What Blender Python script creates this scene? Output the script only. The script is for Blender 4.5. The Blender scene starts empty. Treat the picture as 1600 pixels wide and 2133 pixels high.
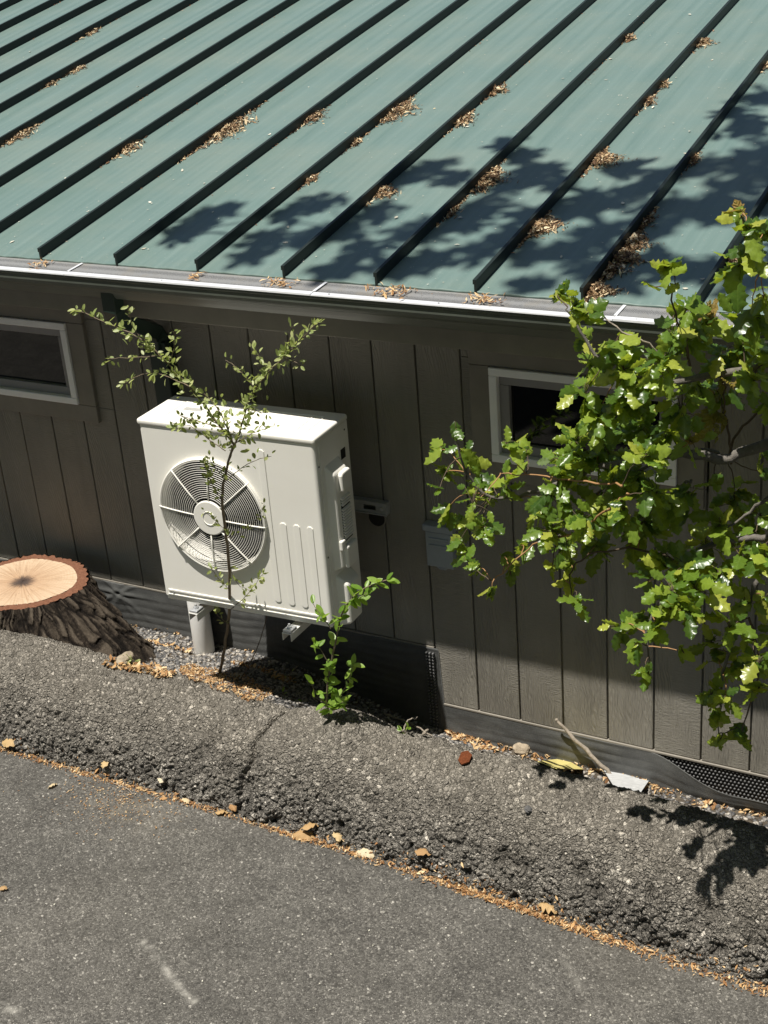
import bpy, math, random
import numpy as np
from mathutils import Vector, Matrix

# ------------------------------------------------------------------ camera, sky, sun, exposure
scene = bpy.context.scene
CAM = np.array([5.0435, -4.8279, 3.2231]); YAW, PITCH, ROLL, FPX = 0.5271, 0.43419, -0.08114, 2947.56
PW, PH = 1600.0, 2133.0
_cy, _sy, _cp, _sp = math.cos(YAW), math.sin(YAW), math.cos(PITCH), math.sin(PITCH)
CF = np.array([-_sy*_cp, _cy*_cp, -_sp]); _r = np.array([_cy, _sy, 0.0]); _u = np.cross(_r, CF)
CR = math.cos(ROLL)*_r + math.sin(ROLL)*_u
CU = -math.sin(ROLL)*_r + math.cos(ROLL)*_u
cam_d = bpy.data.cameras.new('camera'); cam = bpy.data.objects.new('camera', cam_d)
scene.collection.objects.link(cam)
cam.matrix_world = Matrix(((CR[0], CU[0], -CF[0], CAM[0]), (CR[1], CU[1], -CF[1], CAM[1]), (CR[2], CU[2], -CF[2], CAM[2]), (0, 0, 0, 1)))
cam_d.sensor_fit = 'HORIZONTAL'; cam_d.sensor_width = 36.0; cam_d.lens = 36.0*FPX/PW
cam_d.clip_start = 0.05; cam_d.clip_end = 1500
scene.camera = cam

SUN_TRAVEL = Vector((0.45, 1.0, -3.5)).normalized()
_ts = -SUN_TRAVEL
world = bpy.data.worlds.new('World'); scene.world = world; world.use_nodes = True
wn = world.node_tree.nodes; wn.clear()
sky = wn.new('ShaderNodeTexSky'); sky.sky_type = 'NISHITA'; sky.sun_disc = False
sky.sun_elevation = math.asin(_ts.z); sky.sun_rotation = math.atan2(_ts.x, _ts.y)
bg = wn.new('ShaderNodeBackground'); bg.inputs['Strength'].default_value = 0.05
wo = wn.new('ShaderNodeOutputWorld')
world.node_tree.links.new(sky.outputs[0], bg.inputs[0]); world.node_tree.links.new(bg.outputs[0], wo.inputs[0])

sun_d = bpy.data.lights.new('sun', 'SUN'); sun_d.energy = 5.0; sun_d.angle = math.radians(0.53); sun_d.color = (1.0, 0.955, 0.88)
sun = bpy.data.objects.new('sun', sun_d); scene.collection.objects.link(sun)
sun.rotation_euler = SUN_TRAVEL.to_track_quat('-Z', 'Y').to_euler(); sun.location = (0, -4, 12)

scene.view_settings.view_transform = 'Standard'; scene.view_settings.look = 'None'
scene.view_settings.gamma = 1.0; scene.view_settings.use_curve_mapping = False
scene.view_settings.exposure = 0.55

RND = random.Random(7); NR = np.random.default_rng(11)
PI = math.pi

# ------------------------------------------------------------------ helpers
def ray(px, py):
    d = CF + CR*((px-PW/2)/FPX) - CU*((py-PH/2)/FPX); return d
def at_y(px, py, y):
    d = ray(px, py); return CAM + d*((y-CAM[1])/d[1])
def at_z(px, py, z):
    d = ray(px, py); return CAM + d*((z-CAM[2])/d[2])
ROOF_Y, ROOF_Z, ROOF_S = -0.371, 1.777, 0.183
def roof_z(y): return ROOF_Z + (y-ROOF_Y)*ROOF_S
def at_roof(px, py):
    d = ray(px, py); t = ((ROOF_Z-CAM[2])-ROOF_S*(ROOF_Y-CAM[1]))/(d[2]-ROOF_S*d[1]); return CAM + d*t

def tag(o, label=None, cat=None, group=None, kind=None):
    if label: o['label'] = label
    if cat: o['category'] = cat
    if group: o['group'] = group
    if kind: o['kind'] = kind
    return o
def empty(name, loc, rz=0.0):
    o = bpy.data.objects.new(name, None); scene.collection.objects.link(o)
    o.empty_display_size = 0.1; o.location = loc; o.rotation_euler = (0, 0, rz); return o
def link(name, me, mat=None, parent=None, world_coords=True):
    o = bpy.data.objects.new(name, me); scene.collection.objects.link(o)
    if mat is not None and len(me.materials) == 0: me.materials.append(mat)
    if parent is not None:
        o.parent = parent
        if world_coords:
            p, m = parent, Matrix.Identity(4)
            while p is not None:
                m = Matrix.Translation(p.location) @ Matrix.Rotation(p.rotation_euler.z, 4, 'Z') @ m if p.type == 'EMPTY' else m
                p = p.parent
            o.matrix_parent_inverse = m.inverted()
    return o
def mesh_np(name, v, f, smooth=True):
    v = np.asarray(v, dtype=np.float32); f = np.asarray(f, dtype=np.int32)
    me = bpy.data.meshes.new(name); n = f.shape[1]
    me.vertices.add(len(v)); me.vertices.foreach_set('co', v.ravel())
    me.loops.add(f.size); me.loops.foreach_set('vertex_index', f.ravel())
    me.polygons.add(len(f)); me.polygons.foreach_set('loop_start', np.arange(0, f.size, n, dtype=np.int32))
    me.polygons.foreach_set('loop_total', np.full(len(f), n, dtype=np.int32))
    if smooth: me.polygons.foreach_set('use_smooth', np.ones(len(f), dtype=bool))
    me.update(calc_edges=True); return me
def grid_faces(nu, nv):
    i = np.arange(nu-1)[:, None]*nv + np.arange(nv-1)[None, :]
    i = i.ravel(); return np.stack([i, i+nv, i+nv+1, i+1], 1)
def point_attr(me, name, val):
    a = me.attributes.new(name, 'FLOAT', 'POINT'); a.data.foreach_set('value', np.asarray(val, dtype=np.float32).ravel())

class MB:
    def __init__(s): s.v = []; s.f = []
    def add(s, v, f):
        n = len(s.v); s.v += [tuple(map(float, q)) for q in v]; s.f += [tuple(i+n for i in q) for q in f]; return s
    def box(s, x0, x1, y0, y1, z0, z1):
        return s.add([(x0,y0,z0),(x1,y0,z0),(x1,y1,z0),(x0,y1,z0),(x0,y0,z1),(x1,y0,z1),(x1,y1,z1),(x0,y1,z1)],
                     [(0,3,2,1),(4,5,6,7),(0,1,5,4),(1,2,6,5),(2,3,7,6),(3,0,4,7)])
    def prism(s, prof, a0, a1, axis='x'):
        n = len(prof)
        def P(a, q):
            return (a, q[0], q[1]) if axis == 'x' else ((q[0], a, q[1]) if axis == 'y' else (q[0], q[1], a))
        v = [P(a0, q) for q in prof]+[P(a1, q) for q in prof]
        f = [(i, (i+1) % n, n+(i+1) % n, n+i) for i in range(n)]+[tuple(range(n-1, -1, -1)), tuple(range(n, 2*n))]
        return s.add(v, f)
    def tube(s, pts, rad, sides=6, cap=True, closed=False):
        pts = [Vector(p) for p in pts]; n = len(pts)
        if not hasattr(rad, '__len__'): rad = [rad]*n
        elif len(rad) != n: rad = list(np.interp(np.linspace(0, 1, n), np.linspace(0, 1, len(rad)), rad))
        v = []; prev = None
        for i, p in enumerate(pts):
            if closed: t = pts[(i+1) % n]-pts[i-1]
            else: t = pts[min(i+1, n-1)]-pts[max(i-1, 0)]
            if t.length < 1e-9: t = Vector((0, 0, 1))
            t.normalize()
            a = (prev - t*prev.dot(t)) if prev is not None else t.orthogonal()
            if a.length < 1e-6: a = t.orthogonal()
            a.normalize(); b = t.cross(a); prev = a
            for k in range(sides):
                w = 2*PI*k/sides; v.append(p + (a*math.cos(w)+b*math.sin(w))*rad[i])
        f = []
        for i in range(n if closed else n-1):
            j = (i+1) % n
            for k in range(sides):
                f.append((i*sides+k, i*sides+(k+1) % sides, j*sides+(k+1) % sides, j*sides+k))
        if cap and not closed:
            f.append(tuple(range(sides-1, -1, -1))); f.append(tuple((n-1)*sides+k for k in range(sides)))
        return s.add(v, f)
    def ring(s, c, r, tr, axis='y', seg=64, sides=5, a0=0.0, a1=2*PI):
        full = abs(a1-a0-2*PI) < 1e-6
        m = seg if full else seg+1
        pts = []
        for i in range(m):
            a = a0+(a1-a0)*i/seg; x, z = r*math.cos(a), r*math.sin(a)
            pts.append((c[0]+x, c[1], c[2]+z) if axis == 'y' else (c[0]+x, c[1]+z, c[2]))
        return s.tube(pts, tr, sides, True, full)
    def cyl(s, c, r, h, axis='z', seg=24, r2=None):
        r2 = r if r2 is None else r2
        d = {'x': Vector((1,0,0)), 'y': Vector((0,1,0)), 'z': Vector((0,0,1))}[axis]
        c = Vector(c); return s.tube([c, c+d*h], [r, r2], seg)
    def build(s, name, mat, parent=None, smooth=False, bevel=0.0, wc=True, seg=2):
        me = bpy.data.meshes.new(name); me.from_pydata(s.v, [], s.f); me.update()
        if smooth:
            for p in me.polygons: p.use_smooth = True
        o = link(name, me, mat, parent, wc)
        if bevel:
            m = o.modifiers.new('bevel', 'BEVEL'); m.width = bevel; m.segments = seg; m.limit_method = 'ANGLE'; m.angle_limit = 0.6
        return o

def vnoise(x, y, seed=0):
    """smooth value noise on numpy arrays"""
    xi = np.floor(x).astype(np.int64); yi = np.floor(y).astype(np.int64); fx = x-xi; fy = y-yi
    fx = fx*fx*(3-2*fx); fy = fy*fy*(3-2*fy)
    def h(a, b):
        n = (a*374761393 + b*668265263 + seed*974711) & 0xffffffff
        n = ((n ^ (n >> 13))*1274126177) & 0xffffffff
        return ((n ^ (n >> 16)) & 0xffff)/65535.0
    return (h(xi, yi)*(1-fx)+h(xi+1, yi)*fx)*(1-fy)+(h(xi, yi+1)*(1-fx)+h(xi+1, yi+1)*fx)*fy
def fbm(x, y, o=4, seed=0):
    s = 0; a = 0.5
    for k in range(o): s = s+a*vnoise(x*2**k, y*2**k, seed+k*17); a *= 0.5
    return s
def worley(x, y, seed=0):
    """F1, F2 distance, and the random value of the nearest cell"""
    xi = np.floor(x).astype(np.int64); yi = np.floor(y).astype(np.int64)
    b1 = np.full(x.shape, 9.0); b2 = np.full(x.shape, 9.0); rid = np.zeros(x.shape)
    def h(a, b, k):
        n = (a*374761393 + b*668265263 + (seed+k)*1442695) & 0xffffffff
        n = ((n ^ (n >> 13))*1274126177) & 0xffffffff
        n = ((n ^ (n >> 15))*2246822519) & 0xffffffff
        return ((n ^ (n >> 16)) & 0xffff)/65535.0
    for i in (-1, 0, 1):
        for j in (-1, 0, 1):
            cx, cy = xi+i, yi+j
            d = np.hypot(cx+h(cx, cy, 1)-x, cy+h(cx, cy, 2)-y)
            r = h(cx, cy, 3); m = d < b1
            b2 = np.where(m, b1, np.minimum(b2, d)); rid = np.where(m, r, rid); b1 = np.where(m, d, b1)
    return b1, b2, rid

# ------------------------------------------------------------------ materials
class NT:
    def __init__(s, name):
        s.m = bpy.data.materials.new(name); s.m.use_nodes = True; s.n = s.m.node_tree.nodes; s.l = s.m.node_tree.links
        s.n.clear(); s.out = s.n.new('ShaderNodeOutputMaterial'); s.p = s.n.new('ShaderNodeBsdfPrincipled')
        s.l.new(s.p.outputs[0], s.out.inputs[0])
    def node(s, t, **kw):
        n = s.n.new(t)
        for k, v in kw.items(): setattr(n, k, v)
        return n
    def set(s, sock, v):
        if hasattr(v, 'is_output') and v.is_output: s.l.new(v, sock)
        elif v is not None: sock.default_value = v
    def coord(s, kind='Object'): return s.node('ShaderNodeTexCoord').outputs[kind]
    def geo_rand(s):
        a = s.node('ShaderNodeObjectInfo').outputs['Random']; b = s.node('ShaderNodeNewGeometry').outputs['Random Per Island']
        return s.math('FRACT', s.math('ADD', a, b))
    def math(s, op, a, b=None, c=None):
        n = s.node('ShaderNodeMath', operation=op); s.set(n.inputs[0], a)
        if b is not None: s.set(n.inputs[1], b)
        if c is not None: s.set(n.inputs[2], c)
        return n.outputs[0]
    def vmul(s, v, k):
        n = s.node('ShaderNodeVectorMath', operation='MULTIPLY'); s.set(n.inputs[0], v); n.inputs[1].default_value = k; return n.outputs[0]
    def vadd(s, v, k):
        n = s.node('ShaderNodeVectorMath', operation='ADD'); s.set(n.inputs[0], v); s.set(n.inputs[1], k); return n.outputs[0]
    def noise(s, v, scale=5, detail=4, rough=0.55, dist=0.0):
        n = s.node('ShaderNodeTexNoise'); s.set(n.inputs['Vector'], v); n.inputs['Scale'].default_value = scale
        n.inputs['Detail'].default_value = detail; n.inputs['Roughness'].default_value = rough; n.inputs['Distortion'].default_value = dist
        return n.outputs[0]
    def voro(s, v, scale=5, feature='F1', out='Distance'):
        n = s.node('ShaderNodeTexVoronoi', feature=feature); s.set(n.inputs['Vector'], v); n.inputs['Scale'].default_value = scale; return n.outputs[out]
    def ramp(s, fac, stops):
        n = s.node('ShaderNodeValToRGB'); e = n.color_ramp.elements
        while len(e) < len(stops): e.new(0.5)
        for el, (p, c) in zip(e, stops):
            el.position = p; el.color = (*c, 1) if hasattr(c, '__len__') else (c, c, c, 1)
        s.set(n.inputs[0], fac); return n.outputs[0]
    def mix(s, fac, a, b, mode='MIX'):
        n = s.node('ShaderNodeMix', data_type='RGBA', blend_type=mode); s.set(n.inputs[0], fac)
        for k, q in ((6, a), (7, b)):
            s.set(n.inputs[k], (*q, 1) if isinstance(q, tuple) and len(q) == 3 else q)
        return n.outputs[2]
    def bump(s, h, strength=0.3, dist=0.01, normal=None):
        n = s.node('ShaderNodeBump'); n.inputs['Strength'].default_value = strength; n.inputs['Distance'].default_value = dist
        s.set(n.inputs['Height'], h)
        if normal is not None: s.l.new(normal, n.inputs['Normal'])
        return n.outputs[0]
    def attr(s, name): return s.node('ShaderNodeAttribute', attribute_name=name).outputs['Fac']
    def fin(s, col=None, rough=0.5, spec=0.5, metal=0.0, normal=None, **kw):
        p = s.p
        if col is not None: s.set(p.inputs['Base Color'], (*col, 1) if isinstance(col, tuple) and len(col) == 3 else col)
        s.set(p.inputs['Roughness'], rough); s.set(p.inputs['Specular IOR Level'], spec); s.set(p.inputs['Metallic'], metal)
        if normal is not None: s.l.new(normal, p.inputs['Normal'])
        for k, v in kw.items(): s.set(p.inputs[k.replace('_', ' ')], v)
        return s.m

def plain(name, col, rough=0.5, spec=0.5, metal=0.0, var=0.12, scale=30, bump=0.0):
    t = NT(name); c = t.coord(); n = t.noise(c, scale, 5, 0.6)
    k = t.ramp(n, [(0.25, 1-var), (0.75, 1+0.0)])
    col2 = t.mix(1.0, col, k, 'MULTIPLY')
    nm = t.bump(t.noise(c, scale*6, 3), bump, 0.004) if bump else None
    return t.fin(col2, rough, spec, metal, nm)

def mat_siding():
    t = NT('painted_siding'); c = t.coord()
    rnd = t.node('ShaderNodeObjectInfo').outputs['Random']
    off = t.node('ShaderNodeCombineXYZ'); t.set(off.inputs[0], t.math('MULTIPLY', rnd, 37.0)); t.set(off.inputs[2], t.math('MULTIPLY', rnd, 91.0))
    v = t.vadd(c, off.outputs[0])
    # cathedral grain running up the board, distorted
    big = t.noise(t.vmul(v, (5.0, 1.0, 1.6)), 1.0, 2, 0.5)
    w = t.node('ShaderNodeTexWave', wave_type='RINGS', rings_direction='SPHERICAL'); w.inputs['Scale'].default_value = 9.0
    w.inputs['Distortion'].default_value = 9.0; w.inputs['Detail'].default_value = 2.0; w.inputs['Detail Scale'].default_value = 1.2
    t.set(w.inputs['Vector'], t.vmul(v, (3.0, 1.0, 0.75)))
    fine = t.noise(t.vmul(v, (260, 1, 14)), 1.0, 3, 0.6)
    saw = t.noise(t.vmul(v, (28, 1, 210)), 1.0, 3, 0.6, 0.4)
    m = t.ramp(big, [(0.42, 0.0), (0.55, 1.0)])
    h = t.mix(m, t.mix(0.5, w.outputs['Fac'], fine), saw)
    nm = t.bump(h, 0.95, 0.0045)
    dirt = t.noise(v, 3.0, 5, 0.6)
    col = t.ramp(dirt, [(0.3, (0.200, 0.187, 0.160)), (0.7, (0.246, 0.231, 0.197))])
    fade = t.ramp(rnd, [(0.0, 0.90), (1.0, 1.08)]); col = t.mix(1.0, col, fade, 'MULTIPLY')
    stain = t.noise(t.vmul(v, (14, 1, 0.9)), 1.0, 4, 0.65); col = t.mix(0.6, col, t.mix(1.0, col, t.ramp(stain, [(0.3, 0.82), (0.7, 1.1)]), 'MULTIPLY')); return t.fin(col, 0.55, 0.35, 0, nm)
def mat_roof():
    t = NT('green_painted_metal'); c = t.coord()
    streak = t.math('ADD', t.math('MULTIPLY', t.noise(t.vmul(c, (9, 0.5, 1)), 1.6, 5, 0.65), 0.55), t.math('MULTIPLY', t.noise(t.vmul(c, (30, 0.25, 1)), 1.0, 4, 0.7), 0.45)); blot = t.noise(c, 2.2, 6, 0.6); sp = t.noise(c, 90, 3, 0.7)
    col = t.ramp(streak, [(0.30, (0.086, 0.140, 0.126)), (0.70, (0.138, 0.195, 0.177))])
    col = t.mix(t.ramp(blot, [(0.45, 0.0), (0.8, 0.45)]), col, (0.17, 0.185, 0.145))
    col = t.mix(t.ramp(sp, [(0.66, 0.0), (0.72, 0.35)]), col, (0.36, 0.36, 0.31))
    dust = t.ramp(t.noise(c, 300, 2, 0.5), [(0.7, 0.0), (0.76, 0.6)])
    col = t.mix(dust, col, (0.5, 0.5, 0.45))
    return t.fin(col, t.ramp(blot, [(0.3, 0.36), (0.7, 0.5)]), 0.5, 0, t.bump(t.noise(c, 7, 3), 0.12, 0.01))
def mat_asphalt(name, base, cell, crev, bumpk, speck):
    t = NT(name); c = t.coord(); gap = t.attr('gap'); scuff = t.attr('scuff'); wear_and_light = t.attr('wear_and_light'); sid = t.attr('stone')
    warp = t.vadd(c, t.vmul(t.node('ShaderNodeTexNoise').outputs['Color'], (0.0, 0.0, 0.0)))
    def cells(sz):
        n = t.node('ShaderNodeTexVoronoi', feature='F1'); t.set(n.inputs['Vector'], warp); n.inputs['Scale'].default_value = 1/sz
        e = t.node('ShaderNodeTexVoronoi', feature='DISTANCE_TO_EDGE'); t.set(e.inputs['Vector'], warp); e.inputs['Scale'].default_value = 1/sz
        sx = t.node('ShaderNodeSeparateColor'); t.set(sx.inputs[0], n.outputs['Color']); return sx.outputs[0], sx.outputs[1], e.outputs['Distance'], n.outputs['Distance']
    r1, r1b, e1, d1 = cells(cell); r2, r2b, e2, d2 = cells(cell*0.55)
    k = lambda q: tuple(x*q for x in base)
    ca = t.ramp(r1, [(0.0, k(0.45)), (0.4, k(0.85)), (0.72, k(1.15)), (0.9, k(1.6)), (1-speck, k(2.1)), (1.0, k(3.6))])
    cb = t.ramp(r2, [(0.0, k(0.5)), (0.5, k(0.95)), (0.85, k(1.4)), (1-speck, k(1.9)), (1.0, k(3.2))])
    col = t.mix(t.ramp(r1b, [(0.35, 0.0), (0.6, 1.0)]), ca, cb)
    cr = t.math('MAXIMUM', t.ramp(e1, [(0.0, 1.0), (0.13, 0.0)]), t.math('MULTIPLY', t.ramp(e2, [(0.0, 1.0), (0.10, 0.0)]), 0.6))
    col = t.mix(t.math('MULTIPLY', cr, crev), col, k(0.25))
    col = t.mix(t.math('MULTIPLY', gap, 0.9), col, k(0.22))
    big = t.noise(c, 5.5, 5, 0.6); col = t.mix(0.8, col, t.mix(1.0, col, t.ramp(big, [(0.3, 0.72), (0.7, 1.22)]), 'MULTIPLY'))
    col = t.mix(wear_and_light, col, t.mix(1.0, t.mix(0.5, col, (0.25, 0.225, 0.185)), (1.15, 1.12, 1.05), 'MULTIPLY')); col = t.mix(scuff, col, (0.46, 0.44, 0.39))
    h = t.math('ADD', t.math('MULTIPLY', t.ramp(e1, [(0.0, 0.0), (0.35, 1.0)]), t.math('ADD', r1b, 0.4)), t.math('MULTIPLY', t.ramp(e2, [(0.0, 0.0), (0.3, 1.0)]), 0.45))
    nm = t.bump(h, bumpk, cell*0.6)
    return t.fin(col, 0.85, 0.22, 0, nm)
def mat_rand(name, stops, rough=0.7, spec=0.3, bump=0.3, trans=0.0):
    t = NT(name); c = t.coord(); r = t.geo_rand()
    col = t.ramp(r, stops)
    n = t.noise(c, 180, 4, 0.65)
    col = t.mix(0.6, col, t.mix(1.0, col, t.ramp(n, [(0.3, 0.6), (0.75, 1.25)]), 'MULTIPLY'))
    m = t.fin(col, rough, spec, 0, t.bump(n, bump, 0.003))
    if trans:
        tr = t.node('ShaderNodeBsdfTranslucent'); t.l.new(col, tr.inputs[0]); mx = t.node('ShaderNodeMixShader'); mx.inputs[0].default_value = trans
        t.l.new(t.p.outputs[0], mx.inputs[1]); t.l.new(tr.outputs[0], mx.inputs[2]); t.l.new(mx.outputs[0], t.out.inputs[0])
    return m
def mat_leaf(name, stops, rough=0.3, trans=0.3, tcol=(0.30, 0.42, 0.04), vein=0.5, bumpk=0.5):
    t = NT(name); r = t.geo_rand(); uv = t.node('ShaderNodeUVMap').outputs[0]
    sx = t.node('ShaderNodeSeparateXYZ'); t.set(sx.inputs[0], uv); u, v = sx.outputs[0], sx.outputs[1]
    au = t.math('ABSOLUTE', t.math('SUBTRACT', u, 0.5))
    lat = t.math('SINE', t.math('MULTIPLY', t.math('SUBTRACT', v, t.math('MULTIPLY', au, 0.45)), 34.0))
    col = t.ramp(r, stops)
    mid = t.ramp(au, [(0.0, 1.0), (0.045, 0.0)]); latv = t.ramp(lat, [(0.90, 0.0), (1.0, 0.5)])
    vv = t.math('MAXIMUM', mid, latv)
    col = t.mix(t.math('MULTIPLY', vv, vein), col, (0.26, 0.36, 0.09))
    ns = t.noise(t.coord('Object'), 9, 4, 0.6)
    col = t.mix(0.5, col, t.mix(1.0, col, t.ramp(ns, [(0.3, 0.65), (0.7, 1.3)]), 'MULTIPLY'))
    back = t.node('ShaderNodeNewGeometry').outputs['Backfacing']
    colb = t.mix(t.math('MULTIPLY', back, 0.55), col, (0.17, 0.23, 0.09))
    nm = t.bump(t.math('ADD', lat, t.math('MULTIPLY', ns, 2.0)), bumpk, 0.02)
    t.fin(colb, t.math('ADD', rough, t.math('MULTIPLY', back, 0.35)), 0.5, 0, nm)
    tr = t.node('ShaderNodeBsdfTranslucent'); t.l.new(t.mix(0.75, col, tcol), tr.inputs[0]); mx = t.node('ShaderNodeMixShader'); mx.inputs[0].default_value = trans
    t.l.new(t.p.outputs[0], mx.inputs[1]); t.l.new(tr.outputs[0], mx.inputs[2]); t.l.new(mx.outputs[0], t.out.inputs[0])
    return t.m
def mat_guard():
    t = NT('perforated_gutter_guard'); c = t.coord()
    ch = t.node('ShaderNodeTexVoronoi', feature='F1'); ch.inputs['Scale'].default_value = 170.0; ch.inputs['Randomness'].default_value = 0.15; t.set(ch.inputs['Vector'], c)
    d = ch.outputs['Distance']
    col = t.ramp(d, [(0.30, (0.03, 0.03, 0.03)), (0.42, (0.25, 0.25, 0.245))])
    col = t.mix(t.ramp(t.noise(c, 14, 5, 0.6), [(0.5, 0.0), (0.75, 0.5)]), col, (0.25, 0.22, 0.17))
    return t.fin(col, 0.5, 0.5, 0.3, t.bump(d, 0.4, 0.003))
def mat_bark():
    t = NT('stump_bark'); c = t.coord()
    a = t.voro(t.vmul(c, (46, 46, 15)), 1.0, 'F1', 'Distance'); n = t.noise(t.vmul(c, (1, 1, 0.4)), 75, 6, 0.75); f = t.noise(t.vmul(c, (1, 1, 0.22)), 210, 4, 0.7)
    h = t.mix(0.5, t.mix(0.5, a, n), f)
    col = t.ramp(n, [(0.30, (0.008, 0.006, 0.005)), (0.5, (0.034, 0.026, 0.019)), (0.66, (0.10, 0.080, 0.060)), (0.8, (0.20, 0.168, 0.130))])
    col = t.mix(t.ramp(f, [(0.4, 0.6), (0.6, 0.0)]), col, (0.012, 0.009, 0.007)); rd = t.attr('ridge')
    col = t.mix(t.ramp(rd, [(0.15, 0.9), (0.5, 0.0)]), col, (0.007, 0.0055, 0.0045)); col = t.mix(t.ramp(rd, [(0.6, 0.0), (0.95, 0.55)]), col, (0.15, 0.122, 0.092))
    return t.fin(col, 0.9, 0.12, 0, t.bump(h, 1.0, 0.02))
def mat_cut():
    t = NT('cut_wood'); c = t.coord()
    sx = t.node('ShaderNodeSeparateXYZ'); t.set(sx.inputs[0], c)
    dn = t.noise(c, 5, 4, 0.6)
    r = t.math('ADD', t.math('SQRT', t.math('ADD', t.math('POWER', sx.outputs[0], 2.0), t.math('POWER', sx.outputs[1], 2.0))), t.math('MULTIPLY', dn, 0.05))
    ang = t.math('ARCTAN2', sx.outputs[1], sx.outputs[0])
    cv = t.node('ShaderNodeCombineXYZ'); t.set(cv.inputs[0], t.math('MULTIPLY', ang, 16.0)); t.set(cv.inputs[1], t.math('MULTIPLY', r, 4.0))
    ray_ = t.noise(cv.outputs[0], 1.0, 5, 0.7)
    rings = t.math('SINE', t.math('MULTIPLY', r, 420.0))
    col = t.ramp(r, [(0.008, (0.06, 0.04, 0.028)), (0.035, (0.24, 0.135, 0.085)), (0.09, (0.41, 0.28, 0.18)), (0.2, (0.47, 0.345, 0.235)), (0.30, (0.53, 0.415, 0.295))])
    sawn = t.noise(t.vmul(c, (5, 60, 1)), 3.0, 3, 0.6); col = t.mix(t.ramp(sawn, [(0.45, 0.0), (0.7, 0.4)]), col, (0.30, 0.21, 0.14))
    cracks = t.ramp(t.noise(cv.outputs[0], 2.2, 3, 0.5), [(0.30, 1.0), (0.36, 0.0)]); col = t.mix(t.math('MULTIPLY', cracks, t.ramp(r, [(0.16, 1.0), (0.24, 0.0)])), col, (0.06, 0.042, 0.03))
    col = t.mix(t.ramp(ray_, [(0.3, 0.75), (0.55, 0.0)]), col, t.mix(1.0, col, (0.55, 0.45, 0.36), 'MULTIPLY'))
    col = t.mix(t.math('MULTIPLY', t.math('ADD', rings, 1.0), 0.10), col, (0.34, 0.22, 0.13))
    blot = t.ramp(t.noise(c, 11, 5, 0.65), [(0.55, 0.0), (0.75, 0.5)])
    col = t.mix(blot, col, (0.36, 0.23, 0.13))
    star = t.math('SUBTRACT', t.math('MULTIPLY', ray_, 0.30), t.math('MULTIPLY', r, 1.6))
    col = t.mix(t.ramp(t.math('ADD', star, 0.5), [(0.50, 0.0), (0.56, 0.9)]), col, (0.04, 0.032, 0.03))
    return t.fin(col, 0.75, 0.2, 0, t.bump(t.noise(c, 120, 4, 0.6), 0.4, 0.003))
def mat_membrane():
    t = NT('black_membrane'); c = t.coord()
    n = t.noise(t.vmul(c, (3, 1, 30)), 4.0, 5, 0.6, 0.5); w = t.noise(c, 420, 2, 0.5)
    col = t.ramp(t.noise(c, 8, 5, 0.6), [(0.3, (0.042, 0.043, 0.042)), (0.75, (0.082, 0.084, 0.080))])
    col = t.mix(t.ramp(w, [(0.5, 0.0), (0.75, 0.5)]), col, (0.18, 0.18, 0.175))
    return t.fin(col, 0.6, 0.45, 0, t.bump(t.mix(0.5, n, w), 0.35, 0.006))
def mat_glass():
    t = NT('window_glass'); return t.fin((0.004, 0.004, 0.004), 0.03, 0.6)
def mat_ac():
    t = NT('cream_enamel'); c = t.coord()
    n = t.noise(c, 4, 5, 0.6); f = t.noise(c, 300, 3, 0.6)
    col = t.ramp(n, [(0.3, (0.755, 0.735, 0.672)), (0.75, (0.80, 0.782, 0.722))])
    col = t.mix(t.ramp(f, [(0.62, 0.0), (0.75, 0.25)]), col, (0.5, 0.46, 0.38))
    return t.fin(col, 0.42, 0.4, 0, t.bump(f, 0.06, 0.002))
def mat_ground():
    t = NT('dirt_ground'); c = t.coord()
    n = t.noise(c, 30, 6, 0.7)
    col = t.ramp(n, [(0.25, (0.035, 0.028, 0.022)), (0.5, (0.09, 0.075, 0.058)), (0.75, (0.2, 0.165, 0.12))])
    return t.fin(col, 0.95, 0.1, 0, t.bump(n, 0.8, 0.02))

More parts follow.
